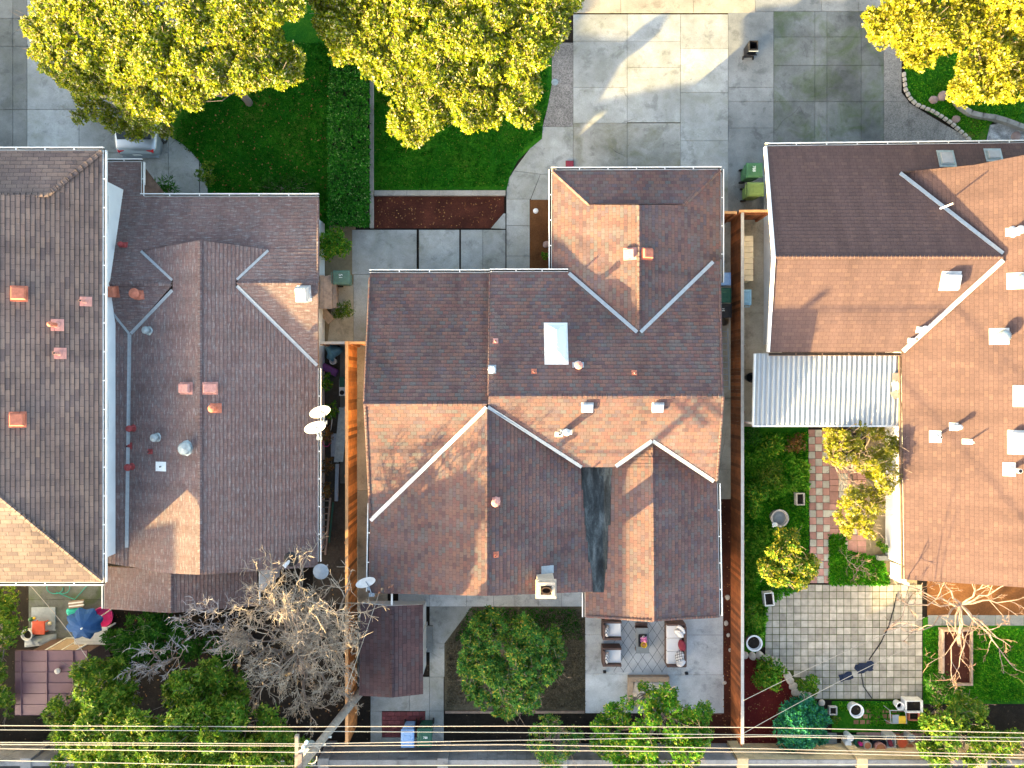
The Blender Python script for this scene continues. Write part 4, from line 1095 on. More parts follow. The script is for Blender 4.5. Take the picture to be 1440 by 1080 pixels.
def tree(name, label, cat, poly, zlo, ztop, nclump, rad, mat, per=330, L=.17, Wd=.045, nl=6, trunk=None, group=None, barkm=None, flat=.7, extra=None, tr=.16, tilt=(.1,.7), inner=None, dome=.7, fill=0, lean=0.0, relief=.5):
    """tree whose crown fills a pixel outline: clumps of leaf whorls on real limbs"""
    zm = (zlo+ztop)/2; k = S*(CAM_H-zm)/CAM_H
    sp = sample_poly(poly, nclump*6); cx, cy = np.mean(sp, 0)
    dmax = max(np.hypot(sp[:,0]-cx, sp[:,1]-cy)); pts, rads = [], []
    # pick spread-out clump centres that stay inside the outline
    cand = list(sp); R.shuffle(cand)
    for q in cand:
        r = R.uniform(*rad)
        if len(pts) >= nclump: break
        ok = inpoly(np.array([q[0]+r/k*.75*math.cos(a) for a in (0,1.57,3.14,4.71)]), np.array([q[1]+r/k*.75*math.sin(a) for a in (0,1.57,3.14,4.71)]), poly)
        if ok.sum() < 3: r *= .62
        e = 1-(math.hypot(q[0]-cx, q[1]-cy)/dmax)**2
        z = zlo + (ztop-zlo)*max(0, e)**dome*R.uniform(relief,1.0) + R.uniform(-.2,.2) + lean*((q[0]-cx)*.764-(q[1]-cy)*.646)*k
        w = P(q[0], q[1], z); pts.append((w.x, w.y, w.z)); rads.append(r)
    if extra:
        for (x, y, z, r) in extra: w = P(x, y, z); pts.append((w.x,w.y,w.z)); rads.append(r)
    tx, ty = trunk or (cx, cy)
    base = P(tx, ty, zlo*.6); base.z = 0
    root = thing(name, label, cat, base, 0, group)
    Cc, Ac = clump_points(pts, rads, per, flat)
    if inner:   # sparse inside leaves, deeper in the crown
        pass
    if fill:
        nf_ = int(fill*nclump); sp2 = sample_poly(poly, nf_); pa = np.array(pts); zz = np.full(nf_, zm)
        for _ in range(2):
            k2 = S*(CAM_H-zz)/CAM_H; xy = np.stack([(sp2[:,0]-720)*k2, (540-sp2[:,1])*k2], 1)
            d2 = ((xy[:,None,:]-pa[None,:,:2])**2).sum(2); w2 = 1/(d2+.08)**2; zz = (w2*pa[None,:,2]).sum(1)/w2.sum(1)
        zz = zz + NR.normal(.05,.16,nf_); k2 = S*(CAM_H-zz)/CAM_H
        keep = np.sqrt(d2.min(1)) < .75
        F = np.stack([(sp2[:,0]-720)*k2, (540-sp2[:,1])*k2, zz], 1)[keep]
        Cc = np.vstack([Cc, F]); Ac = np.vstack([Ac, NR.normal(0,.6,F.shape)+np.array([[-.25,-.2,.5]])])
    V, Q = rosettes(Cc, Ac, nl, L, Wd, tilt)
    big_mesh('crown', V, Q, mat, root)
    mb = MB(); fork = base + Vector((R.uniform(-.15,.15), R.uniform(-.15,.15), max(.5, zlo*.55)))
    limb(mb, base-Vector((0,0,.1)), fork, tr, tr*.75, .05, 4, 8)
    order = sorted(range(len(pts)), key=lambda i: -rads[i])
    mains = []
    for i in range(min(6, len(pts))):
        a = 6.283*i/6; best = max(range(len(pts)), key=lambda j: (pts[j][0]-base.x)*math.cos(a)+(pts[j][1]-base.y)*math.sin(a))
        tgt = fork.lerp(Vector(pts[best]), .75); mains.append(limb(mb, fork, tgt, tr*.55, tr*.2, .16, 6, 6))
    nodes = [q for m in mains for q in m[1:]]
    for p in pts:
        v = Vector(p); o = min(nodes, key=lambda q: (q-v).length); limb(mb, o, v + Vector((0,0,R.uniform(-.1,.15))), tr*.17, tr*.05, .2, 4, 4)
        for _ in range(3): limb(mb, o.lerp(v,.6), v + Vector((R.uniform(-.5,.5),R.uniform(-.5,.5),R.uniform(.05,.6))), tr*.07, .006, .25, 3, 3)
    mb.build('trunk', barkm or M['bark'], root)
    return root

def bush(name, label, cat, x, y, rpx, z, mat, per=520, L=.09, Wd=.026, nl=4, n=9, ry=None, group=None, stems=True, flat=.7, tilt=(.2,.9)):
    zc = z*.6; k = S*(CAM_H-zc)/CAM_H; ry = ry or rpx; pts, rads = [], []
    for i in range(n):
        a = 6.283*i/n*1.618*2; q = math.sqrt((i+.3)/n)*.72; r = min(rpx, ry)*k*R.uniform(.30,.46)
        w = P(x+math.cos(a)*q*rpx, y+math.sin(a)*q*ry, max(.06, z*(1-q*q*.55)-r*flat*.7)); pts.append(tuple(w)); rads.append(r)
    b = P(x, y, zc); b.z = 0
    root = thing(name, label, cat, b, 0, group)
    Cc, Ac = clump_points(pts, rads, per, flat, .45)
    Cc[:,2] = np.maximum(Cc[:,2], .02)
    V, Q = rosettes(Cc, Ac, nl, L, Wd, tilt); big_mesh('foliage', V, Q, mat, root)
    if stems:
        mb = MB()
        for p in pts: limb(mb, b + Vector((R.uniform(-.04,.04), R.uniform(-.04,.04), -.03)), p, .018, .006, .15, 3, 5)
        mb.build('stem', M['bark'], root)
    return root

def bare_tree(name, label, x, y, zt, base, limbs, mat, depth=4, nk=4, spread=.75, trunk_r=.13, shrink=.62, twig_r=.009, up=.25, sides=2):
    """leafless tree: limbs = list of end points (x, y, z in pixels/metres) grown from the fork, then split again and again"""
    b = Vector(base); root = thing(name, label, 'tree', b)
    mb = MB(); f = P(x, y, zt)
    limb(mb, b-Vector((0,0,.1)), f, trunk_r, trunk_r*.8, .08, 5, 8)
    tw = MB()
    def grow(p, d, L, r, lev):
        n = 3; pts = [p]; q = p; dd = Vector(d)
        for i in range(n):
            dd = (dd + Vector((R.gauss(0,.22), R.gauss(0,.22), R.gauss(0,.16)))).normalized(); q = q + dd*L/n; pts.append(q)
        (mb if lev <= 1 else tw).tube(pts, [max(twig_r*.5, r*(1-.35*i/n)) for i in range(n+1)], 5 if lev < 2 else 3, cap=False)
        if lev >= depth: return
        for i in range(nk + (1 if lev > 1 else 0)):
            t = R.uniform(.35, 1.0); j = min(n-1, int(t*n)); o = pts[j].lerp(pts[j+1], t*n-j)
            nd = (dd + Vector((R.gauss(0,spread), R.gauss(0,spread), R.gauss(up,.35)))).normalized()
            grow(o, nd, L*shrink*R.uniform(.7,1.15), max(twig_r, r*.55), lev+1)
    for (lx, ly, lz) in limbs:
        e = P(lx, ly, lz); d = e-f; pts = limb(mb, f, e, trunk_r*.6, trunk_r*.28, .15, 5, 6)
        for i in range(2, 6):
            for _ in range(sides):
                nd = (d.normalized()*.6 + Vector((R.gauss(0,.8), R.gauss(0,.8), R.gauss(up,.3)))).normalized()
                grow(pts[i], nd, d.length*R.uniform(.35,.55), trunk_r*.2, 1)
        grow(pts[-1], d.normalized(), d.length*.5, trunk_r*.25, 1)
    mb.build('trunk', M['bark'] if mat is not M['twig_pink'] else M['bark_pale'], root)
    tw.build('twigs', mat, root)
    return root

def tufts(name, label, polys, dens, h, w, mat, z=-.012, hole=None, nl=3):
    """ground cover nobody could count: one object"""
    Cs = []
    for poly in polys:
        ar = abs(sum(poly[i][0]*poly[(i+1)%len(poly)][1]-poly[(i+1)%len(poly)][0]*poly[i][1] for i in range(len(poly))))/2*S*S
        Cs.append(sample_poly(poly, int(ar*dens)))
    q = np.vstack(Cs); C = np.stack([(q[:,0]-720)*S, (540-q[:,1])*S, np.full(len(q), z)], 1)
    n = np.array([mnoise.noise(Vector((a[0]*.9, a[1]*.9, 3))) for a in C]); C = C[n > -.9]
    A = NR.normal(0,.35,C.shape)+np.array([[0,0,1.]])
    V, Q = rosettes(C, A, nl, h, w, (.35,1.2))
    return tag(big_mesh(name, V, Q, mat), label, None, None, 'stuff')

tufts('grass', 'shaded dark green lawn grass left of the long hedge', [[(300,60),(463,60),(463,320),(300,300),(292,262),(280,226),(245,195)]], 260, .10, .016, M['grass'])
tufts('grass', 'dark green front lawn grass right of the concrete kerb strip', [[(528,60),(770,70),(770,140),(760,190),(740,205),(724,225),(714,262),(528,266)]], 260, .10, .016, M['grass'])
tufts('grass', 'green lawn grass inside the stone edging at top right', [[(1276,60),(1440,60),(1440,178),(1410,168),(1390,168),(1375,196),(1340,172),(1310,156),(1285,140),(1276,120)]], 240, .10, .02, M['clover'])
tufts('ground_cover', 'bright green leafy ground cover beside the checkered path', [[(1045,610),(1134,610),(1136,770),(1120,830),(1080,850),(1046,905)]], 420, .13, .035, M['clover'])
tufts('ground_cover', 'taller light green leafy clumps among the garden ground cover', [[(1046,640),(1075,630),(1110,690),(1085,700),(1060,690)],[(1046,740),(1078,740),(1075,800),(1048,840)],[(1110,640),(1134,650),(1134,690),(1112,690)],[(1050,850),(1078,850),(1072,890),(1050,900)]], 110, .22, .05, M['leaf_light'], .1, None, 6)
tufts('grass', 'lush lawn grass around the bare tree and raised bed', [[(1300,884),(1440,884),(1440,985),(1300,985)]], 380, .12, .02, M['clover'])
tufts('ground_cover', 'low green weeds around the white pots and chair', [[(1180,988),(1296,988),(1296,998),(1180,998)],[(1222,998),(1240,998),(1245,1020),(1222,1020)],[(1262,1000),(1296,1005),(1296,1030),(1262,1030)]], 420, .10, .025, M['clover'])
tufts('ground_cover', 'green weeds edging the paver path near the white wall', [[(1166,752),(1186,752),(1190,775),(1178,822),(1166,822)],[(1190,775),(1240,785),(1250,822),(1180,822)]], 620, .14, .035, M['clover'])
tufts('dry_grass', 'pale dry grass beside the patio slabs', [[(760,860),(822,860),(822,996),(740,996)],[(628,905),(650,880),(660,990),(628,996)]], 420, .10, .012, M['drygrass'])
tufts('ground_cover', 'green grass in the shade behind the back wall of the middle house', [[(660,856),(810,856),(820,900),(640,900)]], 260, .10, .016, M['grass'])

tree('tree', 'large sunlit yellow-green tree over the left driveway and silver car', 'tree', [(52,-70),(42,10),(45,60),(55,100),(92,118),(130,122),(165,150),(190,172),(215,176),(250,160),(262,150),(300,135),(322,118),(330,130),(375,125),(412,112),(432,85),(420,60),(392,62),(380,40),(430,20),(425,-70)], 3.2, 4.9, 175, (.34,.62), M['leaf_sun'], 900, .115, .034, trunk=(325,118), dome=.3, tilt=(0,1.1), fill=55, lean=.2, relief=.74, flat=.55,
     extra=[(120,140,2.2,.45),(140,155,2.2,.5),(165,170,2.0,.5),(190,185,2.0,.4),(112,165,2.0,.3),(215,175,2.4,.4),(235,185,1.8,.3)])
tree('tree', 'large sunlit yellow-green tree overhanging the middle lawn', 'tree', [(436,-70),(440,25),(462,55),(468,80),(495,72),(510,110),(530,130),(562,108),(540,128),(548,150),(556,185),(568,208),(588,208),(618,182),(612,160),(640,148),(640,170),(660,185),(700,182),(708,160),(745,182),(748,160),(742,128),(752,100),(775,70),(800,50),(806,-70)], 3.2, 5.0, 170, (.34,.60), M['leaf_sun'], 900, .115, .034, trunk=(628,110), dome=.3, tilt=(0,1.1), fill=55, lean=.2, relief=.74, flat=.55)
tree('tree', 'golden-lit tree above the curved stone edging at top right', 'tree', [(1240,-70),(1238,10),(1215,12),(1222,48),(1250,62),(1270,70),(1275,95),(1308,104),(1316,80),(1345,75),(1345,110),(1330,125),(1345,145),(1380,140),(1400,148),(1440,140),(1520,120),(1520,-70)], 3.0, 4.7, 110, (.34,.56), M['leaf_gold'], 850, .12, .036, trunk=(1400,70), dome=.3, tilt=(0,1.1), fill=55, lean=.2, relief=.74, flat=.55)
tree('tree', 'round loose green tree in the dry yard behind the middle house', 'tree', [(672,862),(730,858),(782,885),(790,930),(780,970),(745,1000),(705,1005),(665,985),(640,945),(645,900)], 1.3, 2.9, 100, (.22,.38), M['leaf_mix'], 460, .15, .032, nl=7, trunk=(722,935))
tree('tree', 'dense green fruit tree at the lower edge of the furnished patio', 'tree', [(915,958),(945,970),(965,965),(990,985),(1002,1015),(1000,1050),(970,1085),(890,1090),(845,1070),(832,1030),(850,995),(885,985),(900,965)], 1.6, 3.2, 80, (.24,.40), M['leaf_citrus'], 520, .12, .034, nl=5, trunk=(925,1015))
tree('small_tree', 'small feathery green tree against the grey block wall', 'tree', [(755,1012),(800,1010),(818,1030),(810,1060),(780,1080),(755,1070),(745,1040)], 1.0, 2.4, 20, (.24,.38), M['leaf_mix'], 340, .13, .02, nl=6, trunk=(782,1030))
tree('tree', 'rounded green tree beside the maroon ribbed shed', 'tree', [(100,945),(150,925),(185,945),(190,1000),(160,1030),(110,1040),(75,1020),(65,995),(85,975)], 2.2, 4.8, 40, (.34,.55), M['leaf_olive'], 380, .17, .034, nl=7, trunk=(130,985))
tree('tree', 'olive green tree below the bare silver branch', 'tree', [(245,945),(300,935),(345,960),(335,1000),(300,1020),(260,1010),(235,985)], 2.8, 5.4, 40, (.32,.5), M['leaf_olive'], 380, .16, .034, nl=7, trunk=(290,975))
tree('tree', 'wide yellow-tipped green tree under the wires at bottom left', 'tree', [(70,1025),(180,1005),(240,1010),(300,995),(390,985),(428,1025),(430,1100),(150,1110),(80,1090),(85,1045)], 3.4, 6.2, 105, (.34,.55), M['leaf_olive'], 360, .17, .036, nl=6, trunk=(260,1060))
tree('tree', 'dark leafy tree between the bare tree and the low brown wing', 'tree', [(160,868),(235,868),(300,880),(330,920),(290,945),(240,930),(190,935),(150,905)], 1.0, 2.4, 40, (.28,.45), M['leaf_deep'], 380, .16, .034, nl=6, trunk=(260,905))
tree('hedge_tree', 'tall green hedge tree at the left frame edge beside the shed', 'tree', [(-60,830),(20,826),(32,845),(25,880),(10,920),(20,970),(15,1005),(-60,1010)], 1.6, 3.2, 60, (.26,.42), M['leaf_olive'], 360, .14, .034, nl=5, trunk=(-15,920))
tree('small_tree', 'golden shrubby tree against the bright white wall', 'tree', [(1162,604),(1205,596),(1240,598),(1262,622),(1263,685),(1250,712),(1238,730),(1230,756),(1190,752),(1174,728),(1182,698),(1196,684),(1214,684),(1220,664),(1203,655),(1176,656),(1162,644)], 1.7, 3.1, 100, (.17,.30), M['leaf_gold'], 620, .11, .03, nl=5, trunk=(1195,658), barkm=M['bark_pale'], tr=.09)
tree('citrus_tree', 'round citrus tree with sunlit gold painted into its leaves left of the checkered path', 'tree', [(1085,750),(1125,748),(1142,775),(1140,815),(1110,826),(1080,820),(1070,790)], 1.1, 2.1, 34, (.22,.34), M['leaf_citrus_lit'], 620, .13, .04, nl=5, trunk=(1107,788), tr=.08)
tree('tree', 'green tree beside the row of pots and buckets', 'tree', [(1300,1000),(1340,975),(1375,985),(1400,1015),(1395,1060),(1350,1080),(1300,1070),(1288,1035)], 1.4, 2.8, 40, (.27,.43), M['leaf_olive'], 420, .13, .036, nl=5, trunk=(1340,1025))
tree('small_tree', 'small dark shrub tree touching the corner of the raised bed', 'tree', [(1300,955),(1335,950),(1345,975),(1320,990),(1298,985)], .7, 1.5, 12, (.2,.32), M['leaf_deep'], 480, .09, .02, nl=6, trunk=(1320,970), tr=.06)
tree('tree', 'green tree under the wires in the bottom right corner', 'tree', [(1410,1010),(1450,1005),(1500,1030),(1500,1100),(1400,1100),(1395,1050)], 1.0, 2.4, 18, (.27,.43), M['leaf_olive'], 400, .13, .036, nl=5, trunk=(1450,1050))

bush('blue_bush', 'big blue-green bush at the edge of the red mulch', 'bush', 1126, 1018, 40, 1.3, M['leaf_blue'], 620, .12, .04, 5, 22)
bush('bush', 'small rounded green shrub below the paver patio corner', 'shrub', 1138, 964, 17, .7, M['leaf_citrus'], 900, .09, .025, 5, 9)
bush('bush', 'yellow-green bush on the red mulch inside the stone border', 'shrub', 1080, 948, 26, .8, M['leaf_citrus'], 520, .12, .03, 5, 12)
bush('bush', 'yellow-green shrub in the leafy strip by the tall fence', 'shrub', 1062, 700, 20, 1.0, M['leaf_citrus'], 560, .11, .03, 5, 10, 30)
bush('bush', 'loose shrub with pale sprigs above the round birdbath', 'shrub', 1086, 668, 20, .7, M['leaf_olive'], 480, .10, .025, 5, 9, 24)
bush('fern', 'spreading fern under the patio cover edge', 'plant', 1085, 628, 18, .5, M['leaf_citrus'], 420, .22, .03, 5, 8)
bush('rust_bush', 'rust-tinged low plant beside the white pebbles', 'plant', 1118, 625, 16, .4, M['leaf_rust'], 620, .09, .02, 5, 8)
bush('bush', 'dark green bush hugging the fence below the patio cover', 'shrub', 1058, 614, 14, .8, M['leaf_deep'], 620, .10, .025, 5, 8, 18)
bush('bush', 'dark green shrub filling the lower garden by the fence', 'shrub', 1058, 865, 15, .8, M['leaf_citrus'], 620, .10, .025, 5, 9, 28)
bush('bush', 'light green clump at the foot of the white wall', 'shrub', 1240, 768, 10, .5, M['leaf_citrus'], 900, .09, .025, 5, 6)
bush('spiky_plant', 'dark spiky plant in the driveway corner by the low wing', 'plant', 229, 263, 27, .8, M['leaf_deep'], 300, .34, .022, 7, 8, 13, tilt=(.1,.5))
bush('bush', 'bright green shrub at the corner of the low brown wing', 'shrub', 468, 345, 27, 1.3, M['leaf_citrus'], 560, .12, .03, 5, 14, 24)
bush('bush', 'loose green shrub on the lawn edge by the curved drive', 'shrub', 290, 245, 16, .7, M['leaf_olive'], 520, .11, .03, 5, 9, 26)
bush('bush', 'dark green shrubs along the front of the low brown wing', 'shrub', 400, 262, 60, .7, M['leaf_deep'], 300, .12, .03, 5, 22, 18)
bush('weed_clump', 'yellowish weed clump beside the stacked boards', 'plant', 483, 438, 15, .5, M['leaf_olive'], 560, .13, .02, 5, 8)
bush('small_plant', 'tiny green plant in the narrow brown bed by the garage', 'plant', 767, 360, 7, .3, M['leaf_citrus'], 1600, .07, .02, 5, 5)
for q, (x, y, m_, lab) in enumerate([(458,538,'leaf_citrus','green plant beside the purple roll in the side passage'),(466,578,'leaf_citrus','green plant right of the twin satellite dishes'),(460,612,'leaf_rust','rust-coloured plant below the twin satellite dishes'),(460,655,'leaf_rust','rusty bush beside the leaning boards in the passage'),(458,690,'leaf_rust','orange-leaved plant above the wooden ladder')]):
    bush('passage_plant', lab, 'plant', x, y, 11, .9, M[m_], 620, .10, .025, 5, 8, 17, 'plants in the narrow side passage')
bush('low_plant', 'low green plant inside the dark bin-store bed', 'plant', 1176, 1012, 7, .3, M['leaf_olive'], 900, .08, .02, 5, 5)

# clipped hedge between the two front lawns
hr = thing('hedge', 'long clipped dark green hedge between the two front lawns', 'hedge', G(493,190))
hp = sample_poly([(471,-40),(519,-40),(519,318),(462,318),(462,150)], 5200)
zc = .75+.12*np.array([mnoise.noise(Vector((a*.06, b*.06, 0))) for a, b in hp])
low = NR.uniform(0,1,len(hp)) < .3; zz = np.where(low, NR.uniform(.05,.8,len(hp)), zc)
kk = S*(CAM_H-zz)/CAM_H; C3 = np.stack([(hp[:,0]-720)*kk, (540-hp[:,1])*kk, zz], 1)
V, Q = rosettes(C3, NR.normal(0,.45,C3.shape)+np.array([[0,0,1.]]), 5, .11, .032, (.1,.8)); big_mesh('foliage', V, Q, M['leaf_hedge'], hr)
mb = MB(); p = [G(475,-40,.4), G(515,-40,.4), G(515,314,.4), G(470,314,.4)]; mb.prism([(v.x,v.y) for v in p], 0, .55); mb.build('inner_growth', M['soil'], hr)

bare_tree('bare_tree', 'large leafless tree with a tangle of grey-brown twigs beside the cedar fence', 425, 930, 2.2, G(425,945), [(365,905,3.3),(385,855,3.7),(430,845,3.8),(468,868,3.6),(472,915,3.3),(465,965,3.0),(430,985,3.0),(370,965,3.0),(425,890,4.4),(400,870,4.3),(455,880,4.2)], M['twig'], 4, 3, .8, .15, .60, .009)
bare_tree('dead_tree', 'silvery dead branch leaning over the dark yard', 225, 935, 2.6, G(290,905), [(180,965,2.9),(190,940,3.2),(215,915,3.4),(250,925,3.3)], M['twig_dead'], 3, 3, .7, .085, .6, .010)
bare_tree('bare_tree', 'thin grey leafless tree among the dark shrubs near the low wing', 285, 880, 2.2, G(300,905), [(262,868,3.2),(300,862,3.4),(330,885,3.2),(345,905,3.0)], M['twig_dead'], 3, 3, .8, .05, .6, .009)
bare_tree('bare_tree', 'bare pinkish tree with thick pale limbs over the raised bed', 1351, 850, 1.9, G(1352,915), [(1285,850,2.6),(1300,885,2.4),(1278,825,2.7),(1330,825,2.6),(1378,828,2.7),(1400,830,2.7),(1350,925,2.0),(1395,890,2.2),(1338,930,2.0),(1405,912,2.0),(1420,845,2.6)], M['twig_pink'], 3, 2, .6, .075, .52, .008, .05, 1)
bare_tree('bare_shrub', 'leafless pale shrub in the weedy bed by the paver patio', 1205, 800, .5, G(1208,805), [(1190,785,.9),(1215,790,.9),(1200,812,.8),(1225,808,.8)], M['twig_pink'], 2, 3, .8, .03, .6, .008)

def litter(label, poly, n, size=.05):
    q = sample_poly(poly, n); C = np.stack([(q[:,0]-720)*S, (540-q[:,1])*S, NR.uniform(.01,.06,n)], 1)
    V, Q = rosettes(C, NR.normal(0,.3,C.shape)+np.array([[0,0,1.]]), 1, size*2, size*.6, (-.1,.3)); tag(big_mesh('fallen_leaves', V, Q, M['litter']), label, None, None, 'stuff')
litter('brown fallen leaves scattered over the left lawn', [(250,180),(460,90),(464,310),(300,290)], 260)
litter('pale fallen leaves on the dark mulch bed', [(528,278),(708,278),(692,320),(528,320)], 150, .04)
litter('fallen leaves in the dark left yard', [(150,860),(480,820),(490,1040),(70,1040)], 500, .05)
litter('fallen leaves along the mulch strip by the redwood fence', [(1016,800),(1028,800),(1030,1040),(1016,1040)], 60, .04)
litter('small leaves on the red mulch', [(1046,935),(1110,950),(1110,1040),(1046,1048)], 110, .035)

# ------------------------------------------------------------------ fences and walls
def board_fence(name, label, xb, y0, y1, top, mat, capm, px_mat=True, side=1, step=.145, posts=2.4):
    """board fence running north-south at ground pixel xb"""
    X = (xb-720)*S; Y0, Y1 = (540-y0)*S*(1-top/CAM_H), (540-y1)*S*(1-top/CAM_H)
    root = thing(name, label, 'fence', (X, (Y0+Y1)/2, 0))
    mb = MB(); y = Y0
    while y > Y1:
        h = top - .05 + R.uniform(-.012,.012); mb.box((X+R.uniform(-.004,.004), y-step/2, .03), (.020, step-.006, h)); y -= step
    mb.build('fence_boards', mat, root)
    for z in (.35, top-.32):
        r = MB(); r.box((X-side*.035, (Y0+Y1)/2, z), (.045, Y0-Y1, .09)); r.build('rail', mat, root)
    n = int((Y0-Y1)/posts)
    for i in range(n+1):
        r = MB(); r.box((X-side*.06, Y0-.06-(Y0-Y1-.12)*i/n, 0), (.09,.09,top+.02)); r.build('post', mat, root)
    c = MB(); c.box((X-side*.02, (Y0+Y1)/2, top), (.12, Y0-Y1, .035)); c.build('cap_board', capm, root)
    return root
board_fence('board_fence', 'bright orange cedar board fence left of the middle house', 502, 480, 1046, 1.75, M['cedar'], M['cedar_capo'])
board_fence('board_fence', 'dark redwood board fence with pale cap right of the middle house', 1027.5, 299, 1046, 1.45, M['cedar_dark'], M['cedar_cap'], side=-1)
def cross_fence(name, label, cat, xa, xb_, y, top, mat, capm):
    z = top; a, b = P(xa, y, z), P(xb_, y, z); root = thing(name, label, cat, ((a.x+b.x)/2, a.y, 0))
    mb = MB(); x = a.x
    while x < b.x-.01: mb.box((min(x+.07, b.x-.05), a.y, .03), (.134,.02,top-.05)); x += .14
    mb.build('fence_boards', mat, root)
    c = MB(); c.box(((a.x+b.x)/2, a.y, top), (b.x-a.x, .10, .035)); c.build('cap_board', capm, root)
    c = MB(); c.box(((a.x+b.x)/2, a.y-.035, top-.4), (b.x-a.x, .045, .09)); c.build('rail', mat, root)
    for x in (a.x+.05, b.x-.05):
        c = MB(); c.box((x, a.y-.05, 0), (.09,.09,top+.02)); c.build('post', mat, root)
cross_fence('gate', 'weathered grey-topped gate closing the narrow left side passage', 'gate', 450, 488, 482, 1.6, M['wood_old'], M['cedar_cap'])
cross_fence('gate', 'short orange cedar gate between the tall fence and the middle house', 'gate', 490, 514, 482, 1.7, M['cedar'], M['cedar_capo'])
cross_fence('gate', 'short redwood gate beside the garage eave', 'gate', 1016, 1036, 299, 1.5, M['cedar_dark'], M['cedar_capo'])
cross_fence('gate', 'redwood gate with leaf litter on top behind the two green bins', 'gate', 1039, 1083, 297, 1.5, M['cedar_dark'], M['cedar_capo'])
# block wall along the alley
for (xa, xb_, mt, lab) in ((-140, 444, 'blockwall', 'grey block wall under the wires left of the utility pole'), (446, 1036, 'blockwall', 'long grey concrete block wall behind the middle house'), (1036, 1600, 'tanwall', 'tan faced block wall behind the paver garden')):
    k = 1-1.4/CAM_H; x0, x1 = (xa-720)*S*k, (xb_-720)*S*k; Y = (540-1045)*S
    root = thing('block_wall', lab, 'wall', ((x0+x1)/2, Y-.1, 0))
    mb = MB(); n = int((x1-x0)/.40)
    for i in range(n):
        w = (x1-x0)/n
        for j in range(7): mb.box((x0+(i+.5)*w+(w/2 if j%2 else 0)*0, Y-.1, j*.19), (w-.008, .19+R.uniform(-.004,.004), .184))
    mb.build('blocks', M[mt], root)
    mb = MB()
    for i in range(n//2): mb.box((x0+(i+.5)*(x1-x0)/(n//2), Y-.1, 1.335), ((x1-x0)/(n//2)-.006, .24, .06))
    mb.build('coping', M['blockwall'], root)
    mb = MB()
    for i in range(int((x1-x0)/4.8)+1): mb.box((x0+.25+i*4.8, Y-.1, 0), (.42,.40,1.43))
    mb.build('pier', M[mt], root)
    mb = MB(); mb.box(((x0+x1)/2, Y-.1, .0), (x1-x0, .15, 1.3)); mb.build('core', M['joint'], root)
# kerbs
def kerb(name, label, pts, w, h, mat, z0=-.05):
    mb = MB()
    for a, b in zip(pts[:-1], pts[1:]):
        A_, B_ = P(*a), P(*b); d = (B_-A_); n = max(1, int(d.length/1.2)); 
        for i in range(n):
            c = A_ + d*((i+.5)/n); mb.box((c.x, c.y, z0), (d.length/n-.006, w, h-z0), rz=math.atan2(d.y, d.x))
    return tag(mb.build(name, mat, bevel=.012), label, 'kerb')
kerb('kerb', 'narrow concrete kerb running between the hedge and the middle lawn', [(523,-100),(523,321)], .16, .10, M['kerb'])
kerb('kerb', 'concrete kerb strip between the middle lawn and the dark mulch bed', [(526.5,272),(711,272)], .22, .09, M['kerb'])
kerb('kerb', 'low concrete edge under the dry yard of the middle house', [(626,1001),(822,1001)], .10, .06, M['wood_old'])
# stone edging along the curved walk
path = [(1270,98),(1271.5,112),(1273,126),(1279,138),(1288,147),(1300,152),(1312,157),(1325,165),(1337,173),(1347,182),(1356,190),(1364,198)]
acc = 0; last = P(*path[0]); pos = []
for a, b in zip(path[:-1], path[1:]):
    A_, B_ = P(*a), P(*b); L = (B_-A_).length; t = -acc
    while t + .215 <= L:
        t += .215
        if t >= 0: pos.append((A_ + (B_-A_)*(t/L), math.atan2((B_-A_).y, (B_-A_).x)))
    acc = L - t if t > 0 else acc + L
for i, (c, a) in enumerate(pos):
    mb = MB(); mb.box((0,0,-.04), (.19+R.uniform(-.015,.015), .13, .14), taper=.9)
    o = mb.build('edging_stone', M['stone'], bevel=.025); o.location = c; o.rotation_euler = (R.uniform(-.06,.06), R.uniform(-.06,.06), a+R.uniform(-.12,.12))
    tag(o, 'small pale block in the curved stone edging along the top right walk', 'stone', 'edging stones along the curved walk')
mb = MB(); pth = [(1378,84),(1362,90),(1350,100),(1343,113),(1337,127),(1339,140),(1348,152),(1362,161),(1378,165),(1395,167),(1412,172),(1428,178),(1445,184)]
for a, b in zip(pth[:-1], pth[1:]):
    A_, B_ = P(*a), P(*b); d = B_-A_; c = (A_+B_)/2; mb.box((c.x, c.y, -.05), (d.length+.03, .20, .27), rz=math.atan2(d.y,d.x))
tag(mb.build('garden_wall', M['kerb']), 'low curved grey garden wall under the golden tree at top right', 'garden wall')
def rock(name, label, x, y, r, mat, sx=1.0, h=.7, cat='rock', group=None, z=0.0):
    mb = MB(); sd = R.uniform(0,50); f = lambda t: 1+.22*mnoise.noise(Vector((math.cos(t)*1.5+sd, math.sin(t)*1.5, sd)))
    mb.lathe([(r*.85,-.03),(r,r*h*.25),(r*.85,r*h*.65),(r*.5,r*h*.92),(.01,r*h)], n=11, sx=sx, jit=f)
    o = mb.build(name, mat, bevel=.01); o.location = P(x, y); o.location.z = z; o.rotation_euler = (0,0,R.uniform(0,3)); return tag(o, label, cat, group)
rock('rock', 'left one of two reddish rocks on the top right lawn', 1312, 141, .20, M['rock'], .9)
rock('rock', 'larger angular reddish rock beside the curved garden wall', 1325, 136, .26, M['rock'], .85)
rock('rock', 'flat brown rock among plants near the white gravel', 1344, 168, .17, M['rock'], 1.2, .4); rock('rock', 'dark round rock lying on the white gravel', 1428, 192, .20, M['rock'], 1.1, .35)
rock('rock', 'smooth tan rock in the narrow brown bed by the garage', 768, 344, .17, M['rock'], .8)
